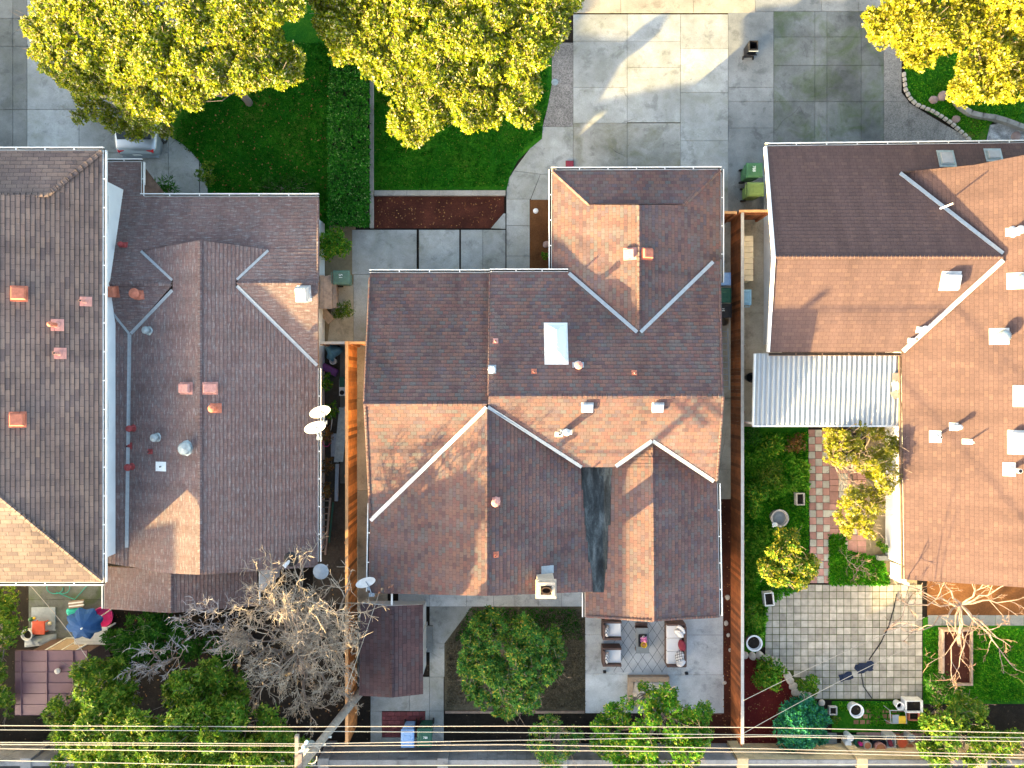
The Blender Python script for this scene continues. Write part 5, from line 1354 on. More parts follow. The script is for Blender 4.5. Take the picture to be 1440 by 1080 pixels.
for (x, y) in ((1023,840),(1021,876),(1024,893),(1027,914),(1019,960)): rock('stone', 'small pale stone on the mulch between the middle house and the redwood fence', x, y, R.uniform(.07,.11), M['stone'], 1.2, .5, 'stone', 'pale stones on the mulch strip')
for i, (x, y) in enumerate(((1047,921),(1058,922),(1068,921),(1078,925),(1087,929),(1094,935),(1101,941),(1107,949),(1111,957),(1115,965),(1118,973))):
    rock('border_stone', 'pale rounded stone in the curved border around the red mulch', x, y, .17, M['stone'], 1.1, .6, 'stone', 'stones bordering the red mulch')
rock('rock', 'tan boulder beside the small rounded shrub by the pavers', 1126, 977, .15, M['stone']); rock('rock', 'small boulder above the blue-green bush', 1155, 988, .15, M['stone'])

# ------------------------------------------------------------------ wheeled bins
def text_mesh(s, size):
    cu = bpy.data.curves.new('txt', 'FONT'); cu.body = s; cu.size = size; cu.extrude = .002; cu.align_x = 'CENTER'; cu.align_y = 'CENTER'
    o = bpy.data.objects.new('txt', cu); me = bpy.data.meshes.new_from_object(o); bpy.data.objects.remove(o); return me
def wheeled_bin(label, x, y, rz, mat, w=.60, l=.72, h=1.02, mark=None, group='wheeled bins', lidm=None, msize=.2, mrot=0.0):
    t = thing('wheelie_bin', label, 'bin', G(x, y, h), rz, group)
    b = MB(); b.box((0,.02,.06), (w*.74, l*.70, h-.14), taper=1.22); b.box((0,.02,h-.10), (w*.96, l*.92, .045)); b.build('body', mat, t, bevel=.02, local=True)
    d = MB(); hw, hl = w/2, l/2; z = h-.05; prof = []
    d.box((0,0,z), (w, l, .035)); d.box((0,.0,z+.035), (w*.93, l*.93, .035), taper=.86); d.box((0,-.02,z+.068), (w*.55, l*.45, .012), taper=.9)
    lid = d.build('lid', lidm or mat, t, bevel=.016, local=True)
    e = MB(); e.tube([(-w*.36,hl+.01,z-.02),(-w*.36,hl+.07,z+.01),(w*.36,hl+.07,z+.01),(w*.36,hl+.01,z-.02)], .016, 8); e.build('handle', lidm or mat, t, local=True)
    for sx in (-1,1):
        q = MB(); q.tube([(sx*w*.40,hl-.10,.12),(sx*w*.47,hl-.10,.12)], .12, 16); q.build('wheel', M['tyre'], t, local=True)
    if mark:
        me = text_mesh(mark, msize); me.materials.append(M['mark']); o = bpy.data.objects.new('number_mark', me); COL.objects.link(o)
        o.parent = lid; o.location = (.04,.03,h+.034); o.rotation_euler = (0,0,mrot)
    return t
wheeled_bin('grey-green wheeled bin with white mark beside the stacked boards', 480, 390, math.pi/2, M['binGg'], .58, .70, mark='51', mrot=math.pi)
wheeled_bin('upper of two green wheeled bins by the garage, white address mark on lid', 1061, 239, math.pi/2, M['binG'], .60, .68, mark='788', msize=.17, mrot=math.pi)
wheeled_bin('lower faded yellow-green wheeled bin of the pair by the garage', 1063, 266, math.pi/2, M['binGy'], .58, .68)
wheeled_bin('light blue wheeled bin standing alone right of the redwood fence', 1048, 418, math.pi, M['binBl'], .52, .64)
wheeled_bin('blue wheeled bin half hidden under the garage eave', 1016, 392, math.pi/2, M['binB'], .52, .70)
wheeled_bin('dark green wheeled bin under the eave between blue and black bins', 1016, 415, math.pi/2, M['binGd'], .60, .74)
wheeled_bin('black wheeled bin with white mark under the roof eave', 1018, 437, math.pi/2, M['black'], .56, .66, mark='51', msize=.14)
wheeled_bin('blue wheeled bin beside the brick paving at the back wall', 573, 1039, 0, M['binB'], .54, .74)
wheeled_bin('dark green wheeled bin next to the blue one at the back wall', 597, 1038, 0, M['binGd'], .62, .76, mark='788', msize=.12)

# black open bin with its lid hanging on the driveway
t = thing('black_cart', 'small black open cart with hanging lid standing on the driveway', 'cart', G(1051,76))
mb = MB(); h = .75
for (dx, dy, sx, sy) in ((0,.17,.36,.02),(0,-.17,.36,.02),(.17,0,.02,.32),(-.17,0,.02,.32)): mb.box((t.location.x+dx, t.location.y+dy, .06), (sx, sy, h))
mb.box((t.location.x, t.location.y, .06), (.34,.34,.03)); mb.box((t.location.x, t.location.y, .062), (.33,.33,.012)); mb.build('body', M['black'], t)
mb = MB(); mb.box((t.location.x, t.location.y-.28, .55), (.40,.18,.025), rx=-.7); mb.build('lid', M['black'], t, bevel=.008)
mb = MB(); mb.tube([(t.location.x-.2,t.location.y-.24,.78),(t.location.x+.2,t.location.y-.24,.78)], .016, 8); mb.build('handle', M['grey'], t)
for sx in (-1,1):
    mb = MB(); mb.tube([(t.location.x+sx*.19,t.location.y-.2,.08),(t.location.x+sx*.23,t.location.y-.2,.08)], .08, 14); mb.build('wheel', M['tyre'], t)

# ------------------------------------------------------------------ car
def lerp(a, b, t): return a+(b-a)*t
def car(x, y):
    t = thing('parked_car', 'silver car parked under the big tree with only its rear end showing', 'car', G(x, y, .7))
    ox, oy = t.location.x, t.location.y
    # sections from tail (y=-2.2) to nose (y=2.2): y, half width, sill z, belt z
    secs = [(-2.28,.62,.40,.62),(-2.22,.78,.32,.82),(-2.05,.86,.26,.93),(-1.5,.90,.24,.96),(-.6,.91,.22,.94),(.6,.91,.22,.92),(1.4,.90,.24,.88),(1.95,.86,.28,.78),(2.2,.74,.34,.66),(2.27,.58,.40,.56)]
    mb = MB(); vs = []; n = 10
    for (yy, w, z0, z1) in secs:
        for (fx, fz) in ((-.80,0),(-1,.15),(-1.0,.6),(-.95,.9),(-.80,1),(.80,1),(.95,.9),(1,.6),(1,.15),(.80,0)):
            vs.append((ox+fx*w, oy+yy, z0+(z1-z0)*fz))
    fs = [tuple(range(n))[::-1], tuple(range(n*(len(secs)-1), n*len(secs)))]
    for i in range(len(secs)-1):
        for k in range(n): fs.append((i*n+k, i*n+(k+1)%n, (i+1)*n+(k+1)%n, (i+1)*n+k))
    mb.add(vs, fs); mb.build('body', M['silver'], t, smooth=True)
    cab = [(-1.75,.70,.93),(-1.15,.60,1.38),(-.5,.60,1.45),(.35,.59,1.42),(1.15,.72,.90)]
    g = MB(); vs = []
    for (yy, w, z) in cab: vs += [(ox-w-.12*(z>1), oy+yy, .90), (ox-w, oy+yy, z), (ox+w, oy+yy, z), (ox+w+.12*(z>1), oy+yy, .90)]
    fs = []
    for i in range(len(cab)-1):
        for k in range(3): fs.append((i*4+k, i*4+k+1, (i+1)*4+k+1, (i+1)*4+k))
    g.add(vs, fs); g.build('window', M['glass'], t)
    r = MB(); rv = [(ox-.57,oy-1.1,1.405),(ox+.57,oy-1.1,1.405),(ox+.57,oy-.5,1.47),(ox-.57,oy-.5,1.47),(ox+.56,oy+.3,1.45),(ox-.56,oy+.3,1.45)]
    r.add(rv, [(0,1,2,3),(3,2,4,5)]); r.build('roof', M['silver'], t)
    for sx in (-1,1):
        for yy in (-1.35, 1.35):
            w = MB(); w.tube([(ox+sx*.74,oy+yy,.32),(ox+sx*.92,oy+yy,.32)], .32, 20); wh = w.build('wheel', M['tyre'], t)
            w = MB(); w.tube([(ox+sx*.90,oy+yy,.32),(ox+sx*.93,oy+yy,.32)], .2, 16); w.build('rim', M['galv'], wh)
        l = MB(); l.box((ox+sx*.60, oy-2.12, .74), (.28,.16,.13), rz=-sx*.25); l.build('tail_light', M['tail'], t, bevel=.02)
        l = MB(); l.box((ox+sx*.60, oy+2.10, .58), (.28,.14,.10), rz=sx*.3); l.build('headlight', M['glass'], t, bevel=.02)
    p = MB(); p.box((ox, oy-2.285, .62), (.34,.012,.14)); p.build('number_plate', M['mark'], t)
    p = MB(); p.box((ox, oy-2.2, .34), (1.5,.20,.16)); p.build('bumper', M['grey'], t, bevel=.03)
car(193, 140)

# ------------------------------------------------------------------ narrow passages
def boards(name, label, cat, pts, w, h, mat, z=.0, n=1, group=None):
    """flat lengths of timber from pixel a to pixel b"""
    mb = MB(); A_, B_ = P(*pts[0], z), P(*pts[1], z); d = B_-A_; nrm = Vector((-d.y, d.x, 0)).normalized()
    for i in range(n):
        c = (A_+B_)/2 + nrm*((i-(n-1)/2)*w*1.02); mb.box((c.x+R.uniform(-.01,.01), c.y+R.uniform(-.03,.03), z+R.uniform(0,.015)), (d.length*R.uniform(.94,1.0), w*.96, h), rz=math.atan2(d.y,d.x)+R.uniform(-.01,.01))
    return tag(mb.build(name, mat), label, cat, group)
boards('board_stack', 'stack of reddish boards leaning by the low brown wing', 'boards', [(459,386),(459,435)], .17, .05, M['wood_old'], .85, 5)
mb = MB(); c = P(459,410,.8); mb.box((c.x,c.y,0), (.62,1.2,.84)); tag(mb.build('wood_crate', M['wood_old']), 'weathered box carrying the reddish boards in the side yard', 'crate')
boards('loose_planks', 'pale loose planks fanned out below the stacked boards', 'planks', [(448,430),(467,452)], .12, .04, M['wood_tan'], .25, 3)
boards('plank', 'long dark board lying in the side passage beside the fence', 'plank', [(484,572),(476,650)], .20, .04, M['galv'], .25, 2)
boards('plank', 'grey metal panel lying beside the leaning fence boards', 'panel', [(470,608),(470,642)], .26, .03, M['grey'], .2)
boards('plank', 'blue-grey beam lying in the side passage below the grey panel', 'beam', [(475,650),(473,705)], .15, .1, M['grey'], .25)
boards('plank', 'dark green pole lying in the side passage', 'pole', [(469,705),(463,765)], .07, .06, M['binGd'], .25)
t = thing('ladder', 'grey wooden ladder lying along the wall of the low wing', 'ladder', G(456,740)); A_, B_ = P(459,700,.35), P(452,780,.35)
for o in (-.16,.16):
    m_ = MB(); m_.tube([A_+Vector((o,0,0)), B_+Vector((o,0,0))], .045, 6); m_.build('side_rail', M['wood_old'], t)
for i in range(9):
    m_ = MB(); c = A_.lerp(B_, (i+.5)/9); m_.tube([c+Vector((-.16,0,0)), c+Vector((.16,0,0))], .022, 6); m_.build('rung', M['wood_old'], t)
mb = MB(); sd = 3.3
mb.lathe([(.10,0),(.30,.08),(.34,.25),(.26,.42),(.1,.50),(.01,.52)], n=16, jit=lambda a: 1+.28*math.sin(3*a+1)+.12*math.sin(7*a)); o = mb.build('tarp_bag', M['bluebag'], smooth=True); o.location = G(467,494,.4); tag(o, 'crumpled light blue bag behind the side gate', 'bag')
mb = MB(); mb.lathe([(.11,0),(.13,.28),(.14,.30),(.11,.30),(.10,.05)], n=18); o = mb.build('bucket', M['whiteplastic']); o.location = G(468,508,.3); tag(o, 'white bucket between the blue bag and purple roll', 'bucket')
mb = MB(); mb.tube([P(454,515,.2), P(474,525,.2)], .16, 18); mb.tube([P(453.2,514.6,.2), P(454.2,515.1,.2)], .05, 10); tag(mb.build('foam_roll', M['purple']), 'purple foam roll lying in the side passage', 'roll')
t = thing('storage_crate', 'white and dark green crate with black lamp against the orange fence', 'crate', G(484,548)); c = t.location
mb = MB(); mb.box((c.x,c.y+.1,0), (.26,.7,.35)); mb.build('body', M['whiteplastic'], t, bevel=.015); mb = MB(); mb.box((c.x,c.y+.32,.352), (.22,.42,.05)); mb.build('lid', M['binGd'], t, bevel=.01); mb = MB(); mb.lathe([(.09,0),(.10,.05),(.02,.10)], (c.x+.0,c.y-.12,.352), 14); mb.build('lamp', M['black'], t)
mb = MB(); pts = [P(459+5*math.cos(a), 622+6*math.sin(a), .6) for a in [i*.5 for i in range(11)]]; mb.tube(pts, .014, 6); tag(mb.build('red_hose', M['pink']), 'loop of red hose among the rusty passage plants', 'hose')
mb = MB(); mb.tube([P(465,583,.4), P(467,590,.7), P(466,600,.5), P(465,605,.2)], .015, 6); tag(mb.build('white_pipe', M['whiteplastic']), 'thin curved white pipe beside the satellite dishes', 'pipe')
# right passage
t = thing('storage_bench', 'cream slatted storage box standing beside the redwood fence', 'storage box', G(1048,363,.8)); c = t.location
mb = MB(); mb.box((c.x,c.y,0), (.62,1.82,.72)); mb.build('body', M['cream'], t, bevel=.02)
mb = MB()
for i in range(8): mb.box((c.x, c.y+.93-(i+.5)*.2325, .722), (.70,.222,.05), taper=.96)
mb.build('lid', M['cream'], t, bevel=.012)
mb = MB(); mb.box((c.x+.42, c.y-.33, 0), (.10,.75,.5)); tag(mb.build('dark_board', M['wood_old']), 'dark board leaning on the cream storage box', 'board')
mb = MB(); mb.lathe([(.20,0),(.22,.55),(.24,.58),(.215,.58),(.19,.06)], n=24); o = mb.build('barrel_planter', M['wood_tan']); o.location = G(1018,451,.55); tag(o, 'round tan tub below the black bin under the eave', 'tub')
t = thing('ladder', 'aluminium ladder lying on edge under the right roof eave', 'ladder', G(1020,505)); A_, B_ = P(1019,462,.5), P(1021,548,.5)
for o in (-.13,.13):
    m_ = MB(); m_.tube([A_+Vector((o,0,0)), B_+Vector((o,0,0))], .03, 6); m_.build('side_rail', M['metal'], t)
for i in range(10):
    m_ = MB(); c = A_.lerp(B_, (i+.5)/10); m_.tube([c+Vector((-.13,0,0)), c+Vector((.13,0,0))], .016, 6); m_.build('rung', M['metal'], t)
mb = MB(); mb.lathe([(.16,0),(.20,.30),(.21,.32),(.17,.32),(.15,.05)], n=20); o = mb.build('plant_pot', M['black']); o.location = G(1053,531); tag(o, 'dark plant pot beside the patio cover corner', 'pot')
mb = MB(); mb.lathe([(.07,0),(.09,.15),(.06,.24),(.01,.25)], n=12); o = mb.build('small_bucket', M['pink']); o.location = G(1041,511); tag(o, 'small reddish bucket at the foot of the redwood fence', 'bucket')
# front garden bits
mb = MB(); mb.lathe([(.02,0),(.02,.22),(.09,.24),(.11,.30),(.07,.36),(.01,.38)], n=16); o = mb.build('path_light', M['whiteplastic']); o.location = G(753,299); tag(o, 'white mushroom garden light in the narrow brown bed', 'light')
mb = MB(); c = G(801,232); mb.box((c.x,c.y,0), (.34,.34,.04)); mb.box((c.x,c.y,.04), (.28,.28,.05)); tag(mb.build('door_mat', M['burg']), 'dark red mat on the path by the garage corner', 'mat')
mb = MB(); mb.lathe([(.13,0),(.14,.02),(.12,.03),(.01,.032)], n=24); o = mb.build('drain_cover', M['galv']); o.location = G(780,116,0,.004); tag(o, 'round grey utility cover in the pebble strip', 'cover')

# ------------------------------------------------------------------ garden shed of the middle house
t = thing('shed', 'small shed with dark maroon shingle roof beside the cedar fence', 'shed', G(550,910))
SA = pl(551,910,2.55,(-1,0),.20); SB = pl(551,910,2.55,(1,0),.20)
sr = Roof(.16, .012, .09); sr.add(SA, [(551,852),(551,981),(505,978),(507,848)]); sr.add(SB, [(551,852),(595,850),(595,976),(551,981)])
srf = sr.mb.build('roof', [M['shingle_shed'], M['trim']], t); c = Multi(); ridge_cap(c, SA, SB, (551,980), (551,853), 2.8, .16); c.build('ridge_cap', M['shingle_shed'], srf)
x0, x1 = -6.05, -3.62; y0, y1 = -11.85, -9.15
walls(t, [(x0,y0),(x1,y0),(x1,y1),(x0,y1)], sr, 2.1, M['stucco'], .10)
opening(t, (-4.75,y1), (-1,0), .8, .5, 1.35, bars=2); opening(t, (x1,-10.6), (0,1), 1.0, 1.95, .03, 'door', M['trim'], M['trim'], 0)
mb = MB(); mb.tube([P(551,835,2.45), P(551,851,2.5)], .04, 8); mb.build('conduit', M['trim'], t)
boards('step', 'grey concrete step by the white door of the small shed', 'step', [(604,878),(604,916)], .32, .12, M['conc_mid'], 0)

# ------------------------------------------------------------------ patio furniture
def armchair(label, x, y):
    t = thing('armchair', label, 'armchair', G(x, y, .4), 0, 'patio armchairs')
    mb = MB(); mb.box((0,0,.04), (.78,.76,.26)); mb.build('frame', M['wicker'], t, bevel=.015, local=True)
    for sy in (-1,1):
        mb = MB(); mb.box((.0, sy*.345, .30), (.78,.09,.30)); mb.build('arm', M['wicker'], t, bevel=.015, local=True)
    mb = MB(); mb.box((-.345,0,.30), (.09,.60,.44)); mb.build('backrest', M['wicker'], t, bevel=.015, local=True)
    mb = MB(); mb.box((.06,0,.30), (.66,.585,.15)); mb.build('seat_cushion', M['cushion'], t, bevel=.04, local=True)
    mb = MB(); mb.lathe([(.01,-.07),(.16,-.06),(.235,0),(.16,.06),(.01,.07)], n=20); o = mb.build('pillow', M['pillow'], t, smooth=True, local=True); o.location = (-.20,0,.62); o.rotation_euler = (0,1.15,0); o.scale = (1,1.05,1)
armchair('upper brown wicker armchair with pale cushion on the patio', 860, 885)
armchair('lower brown wicker armchair with pale cushion on the patio', 860, 922)
t = thing('sofa', 'brown wicker three-seat sofa with pale cushions and a burgundy pillow', 'sofa', G(950,906,.4)); c = t.location
mb = MB(); mb.box((c.x,c.y,.04), (.78,1.80,.26)); mb.build('frame', M['wicker'], t, bevel=.015)
for sy in (-1,1):
    mb = MB(); mb.box((c.x, c.y+sy*.86, .30), (.78,.08,.28)); mb.build('arm', M['wicker'], t, bevel=.015)
mb = MB(); mb.box((c.x+.345,c.y,.30), (.09,1.64,.42)); mb.build('backrest', M['wicker'], t, bevel=.015)
for i in range(3):
    mb = MB(); mb.box((c.x-.06, c.y-.545+i*.545, .30), (.64,.54,.15)); mb.build('seat_cushion', M['cushion'], t, bevel=.04)
for (dx, dy, rz, mt, k) in ((.17,.66,.5,'cushion',1),(.10,.50,.7,'cushion',.95),(.22,.02,0,'burg',1),(.12,-.42,-.5,'pillow',1),(.17,-.64,-.75,'cushion',1)):
    mb = MB(); mb.lathe([(.01,-.06),(.17,-.055),(.23,0),(.17,.055),(.01,.06)], n=16); o = mb.build('pillow', M[mt], t, smooth=True); o.location = (dx*1.0, dy, .58); o.rotation_euler = (0,-1.0,rz); o.matrix_parent_inverse = Matrix(); o.scale = (k,k*1.05,k)
tag(MB().prism([(P(863,0).x,P(0,872).y),(P(938,0).x,P(0,872).y),(P(938,0).x,P(0,945.5).y),(P(863,0).x,P(0,945.5).y)], .003, .014).build('rug', M['rug']), 'grey diamond-lattice rug under the patio table', 'rug')
t = thing('coffee_table', 'long grey-topped table with brown ends in the middle of the rug', 'table', G(903.5,901,.4)); c = t.location
mb = MB(); mb.box((c.x,c.y,.36), (.54,1.06,.05)); mb.build('table_top', M['greytop'], t, bevel=.008)
for sy in (-1,1):
    mb = MB(); mb.box((c.x, c.y+sy*.46, .016), (.50,.09,.344)); mb.build('leg', M['wicker'], t)
mb = MB(); mb.box((c.x, c.y+.60, .10), (.52,.12,.05)); mb.build('shelf', M['wicker'], t)
mb = MB(); mb.box((c.x-.0,c.y+.02,.412), (.34,.52,.02)); mb.box((c.x-.165,c.y+.02,.43), (.012,.52,.03)); mb.box((c.x+.165,c.y+.02,.43), (.012,.52,.03)); tag(mb.build('tray', M['black']), 'black tray on the grey patio table', 'tray')
t = thing('flower_vase', 'pink flowers in a vase on the black tray', 'vase', (c.x+.03,c.y+.17,.433)); l = t.location
mb = MB(); mb.lathe([(.05,0),(.07,.06),(.05,.14),(.055,.16)], l, 14); mb.build('vase', M['whiteplastic'], t)
Cf = np.array([[l.x+R.gauss(0,.05), l.y+R.gauss(0,.05), l.z+.2+R.uniform(-.03,.05)] for _ in range(26)]); V, Q = rosettes(Cf, NR.normal(0,.5,Cf.shape)+np.array([[0,0,1.]]), 6, .075, .03, (.2,.9)); big_mesh('flower', V, Q, M['flower'], t)
mb = MB(); mb.lathe([(.09,0),(.125,.05),(.13,.10),(.11,.10),(.09,.03),(.01,.03)], (c.x+.04,c.y-.13,.433), 22); mb.lathe([(.06,.03),(.05,.07),(.01,.08)], (c.x+.04,c.y-.13,.433), 12, 1); tag(mb.build('bowl', [M['yellow'], M['terrapot']]), 'yellow bowl beside the pink flowers on the tray', 'bowl')
for (x, y, lab) in ((850,944,'small dark floor lamp box left of the rug edge'),(965,946,'small dark floor lamp box right of the rug edge')):
    mb = MB(); c = G(x,y); mb.box((c.x,c.y,.0), (.13,.09,.12)); tag(mb.build('lamp_box', M['black'], bevel=.01), lab, 'lamp box')
t = thing('fire_pit', 'low tan-rimmed fire pit box with pale boulders on the patio', 'fire pit', G(911,968)); c = t.location
mb = MB()
for (dx, dy, sx, sy) in ((0,.48,1.72,.20),(0,-.48,1.72,.20),(-.76,0,.20,.76),(.76,0,.20,.76)): mb.box((c.x+dx,c.y+dy,.002), (sx,sy,.26))
mb.build('rim', M['wood_tan'], t, bevel=.012)
mb = MB(); mb.box((c.x,c.y,.002), (1.32,.76,.12)); mb.build('bed', M['stone'], t)
for i, (x, y, r, lab) in enumerate(((898,968,.40,'largest pale boulder in the tan fire pit box'),(913,963,.24,'small pale boulder in the middle of the fire pit box'),(924,963,.30,'pale boulder at the right end of the fire pit box'),(898,982,.18,'pale boulder at the lower edge of the fire pit box'))): rock('boulder', lab, x, y, r, M['stone'], .9, .75, 'boulder', None, .1)
def pot_w(x, y, label, r=.32, h=.42, mat='whiteplastic', soilm='soil', name='round_planter', cat='planter'):
    t = thing(name, label, cat, G(x, y, h)); l = t.location
    mb = MB(); mb.lathe([(r*.72,0),(r*.95,h*.85),(r,h*.9),(r,h),(r*.84,h),(r*.80,h*.8),(r*.80,h*.75)], l, 30); mb.build('pot', M[mat], t, smooth=False)
    mb = MB(); mb.lathe([(r*.80,h*.74),(r*.4,h*.80),(.01,h*.80)], l, 24); mb.build('soil', M[soilm], t)
    return t
pot_w(1061, 905, 'round white planter at the corner of the red mulch', .34)
pot_w(1205, 1000, 'round white planter standing on the mossy brick paving', .30)
t = pot_w(1097, 729, 'round stone birdbath with a white bird ornament on its rim', .37, .5, 'stone', 'greytop', 'birdbath', 'birdbath')
mb = MB(); l = t.location; mb.lathe([(.01,0),(.08,.03),(.09,.09),(.04,.15),(.01,.16)], (l.x-.24,l.y-.24,.49), 12, sx=1.3); mb.tube([(l.x-.3,l.y-.26,.6),(l.x-.36,l.y-.30,.70),(l.x-.40,l.y-.30,.68)], [.04,.035,.01], 8); mb.build('bird_ornament', M['mark'], t)
def tray_box(x, y, w, l, h, label, mat, fill, name='planter_box', cat='planter', rz=0.0, t_=.05):
    t = thing(name, label, cat, G(x, y, h), rz)
    mb = MB()
    for (dx, dy, sx, sy) in ((0,l/2-t_/2,w,t_),(0,-l/2+t_/2,w,t_),(-w/2+t_/2,0,t_,l-2*t_),(w/2-t_/2,0,t_,l-2*t_)): mb.box((dx,dy,0), (sx,sy,h))
    mb.build('box', M[mat], t, bevel=.01, local=True)
    mb = MB(); mb.box((0,0,0), (w-2*t_-.004, l-2*t_-.004, h*.7)); mb.build('soil', M[fill], t, local=True)
    return t
tray_box(1126, 702, .36, .52, .3, 'small rectangular white-rimmed planter beside the checkered path', 'stone', 'soil')
tray_box(1082, 843, .40, .56, .35, 'white-rimmed dark crate at the top corner of the paver patio', 'whiteplastic', 'soil', 'crate', 'crate', .1, .04)
tray_box(1286, 994, .72, .52, .4, 'rectangular white trough planter next to the metal chair', 'whiteplastic', 'soil')
tray_box(1347, 925, 1.28, 2.35, .32, 'weathered raised garden bed of dark soil under the bare tree', 'wood_old', 'mulch', 'raised_bed', 'raised bed', 0, .09)
tray_box(1286, 1008, .45, .35, .3, 'rusty open frame box below the white trough', 'terracotta', 'soil', 'crate', 'crate', 0, .04)
t = thing('metal_chair', 'old white metal garden chair with a yellow pad lying on mossy bricks', 'chair', G(1254,1002)); c = t.location
mb = MB()
for dx in (-.35,.3): mb.tube([(c.x+dx,c.y+.3,.02),(c.x+dx+.05,c.y+.28,.42),(c.x+dx+.1,c.y-.25,.42),(c.x+dx+.05,c.y-.3,.02)], .018, 6)
mb.tube([(c.x-.3,c.y+.28,.42),(c.x+.35,c.y+.28,.42)], .018, 6); mb.tube([(c.x-.25,c.y-.25,.42),(c.x+.4,c.y-.25,.42)], .018, 6); mb.build('frame', M['metal'], t)
mb = MB(); mb.box((c.x-.06,c.y-.08,.40), (.26,.34,.03)); mb.build('seat', M['grey'], t); mb = MB(); mb.box((c.x+.20,c.y-.1,.41), (.28,.30,.05)); mb.build('seat_pad', M['yellow'], t, bevel=.01)
mb = MB(); l = G(1267,994,.4); mb.lathe([(.13,0),(.17,.34),(.18,.36),(.14,.36),(.11,.2)], l, 22); mb.lathe([(.11,.2),(.01,.2)], l, 16, 1); tag(mb.build('plant_pot', [M['whiteplastic'], M['navy']]), 'white pot with dark inside next to the metal chair', 'pot')
# row of pots and buckets on the wall side
def can(x, y, r, h, label, mat, top=None, cat='bucket', name='bucket'):
    l = G(x, y, h); mb = MB(); mb.lathe([(r*.85,0),(r,h*.95),(r*1.05,h),(r*.9,h),(r*.86,h*.96)], l, 20); mb.lathe([(r*.86,h*.96),(.01,h*.97)], l, 16, 1)
    return tag(mb.build(name, [M[mat], M[top or mat]]), label, cat, 'pots and buckets along the tan wall')
can(1196,1038,.14,.4,'topmost of the three white buckets left of the green tub','whiteplastic'); can(1193,1046,.13,.4,'middle white bucket left of the green tub','whiteplastic'); can(1200,1053,.12,.35,'lowest white bucket holding tools near the tan wall','whiteplastic','black')
t = tray_box(1213, 1048, .60, .50, .4, 'green plastic tub holding two pots by the tan wall', 'binGd', 'binG', 'tub', 'tub')
can(1220.5,1049,.16,.5,'pale round pot sitting on the green tub','stone','terrapot','pot','plant_pot'); can(1211,1047,.07,.45,'little red pot on the green tub','pink',None,'pot','plant_pot')
tray_box(1237, 1050, .60, .55, .4, 'black square tub under the pink round pot', 'black', 'navy', 'tub', 'tub')
can(1239,1053,.22,.5,'pink round pot sitting on the black tub','pinkpaint','terrapot','pot','plant_pot')
tray_box(1253, 1043, .44, .55, .4, 'pale grey square tub with a maroon brick inside', 'stone', 'grey', 'tub', 'tub'); mb = MB(); l = G(1253,1046,.4); mb.box((l.x,l.y,.29), (.15,.24,.12), rz=.3); tag(mb.build('brick', M['burg'], bevel=.01), 'maroon brick inside the pale grey tub', 'brick')
can(1269.5,1045,.22,.42,'terracotta pot with orange soil in the row by the wall','terrapot','orange','pot','plant_pot'); can(1280.5,1050,.14,.35,'small brown pot at the right end of the row','wood_tan','terrapot','pot','plant_pot'); can(1282,1038,.16,.4,'pale grey round pot behind the small brown pot','stone','grey','pot','plant_pot')
boards('slab', 'grey paving slab lying beside the blue-green bush', 'slab', [(1160,1037),(1176,1037)], .46, .06, M['conc_mid'], .05)
t = tray_box(1172, 1000, .34, .36, .16, 'small pale frame in the dark planting bed', 'cedar_cap', 'soil', 'frame', 'frame')
# clothes on the pavers, hose, post
def rag(x, y, w, l, label, rz):
    mb = MB(); n = 9; c = G(x, y); sd = R.uniform(0,99); pts = {}
    for i in range(n):
        for j in range(n):
            u, v = (i/(n-1)-.5)*w, (j/(n-1)-.5)*l; u *= 1+.35*mnoise.noise(Vector((v*5+sd,1,0))); v *= 1+.35*mnoise.noise(Vector((u*5+sd,2,0)))
            pts[i,j] = (c.x+u*math.cos(rz)-v*math.sin(rz), c.y+u*math.sin(rz)+v*math.cos(rz), .03+.07*abs(mnoise.noise(Vector((u*6+sd,v*6,0)))))
    for i in range(n-1):
        for j in range(n-1): mb.face([pts[i,j],pts[i+1,j],pts[i+1,j+1],pts[i,j+1]])
    tag(mb.build('cloth', M['navy'], smooth=True), label, 'cloth')
rag(1215, 938, .75, .42, 'larger crumpled navy cloth lying on the paver patio', .25); rag(1189, 951, .55, .32, 'smaller crumpled navy cloth lying on the paver patio', .3)
mb = MB(); mb.tube([P(1261,835,.03),P(1257,855,.03),P(1250,880,.03),P(1238,905,.03),P(1222,928,.03)], .022, 6); mb.tube([P(1211,945,.03),P(1214,965,.03),P(1226,982,.03)], .018, 6); tag(mb.build('garden_hose', M['black']), 'dark hose lying across the paver patio past the cloths', 'hose')
mb = MB(); l = G(1253,800); mb.box((l.x,l.y,0), (.10,.62,1.1)); mb.box((l.x,l.y-.30,0), (.16,.1,1.25)); tag(mb.build('garden_bench', M['trim'], bevel=.01), 'narrow white bench by the corner of the bright wall', 'bench')
boards('stone_sill', 'grey stone ledge below the bright white wall', 'ledge', [(1231,782),(1252,782)], .2, .25, M['conc_mid'], 0)
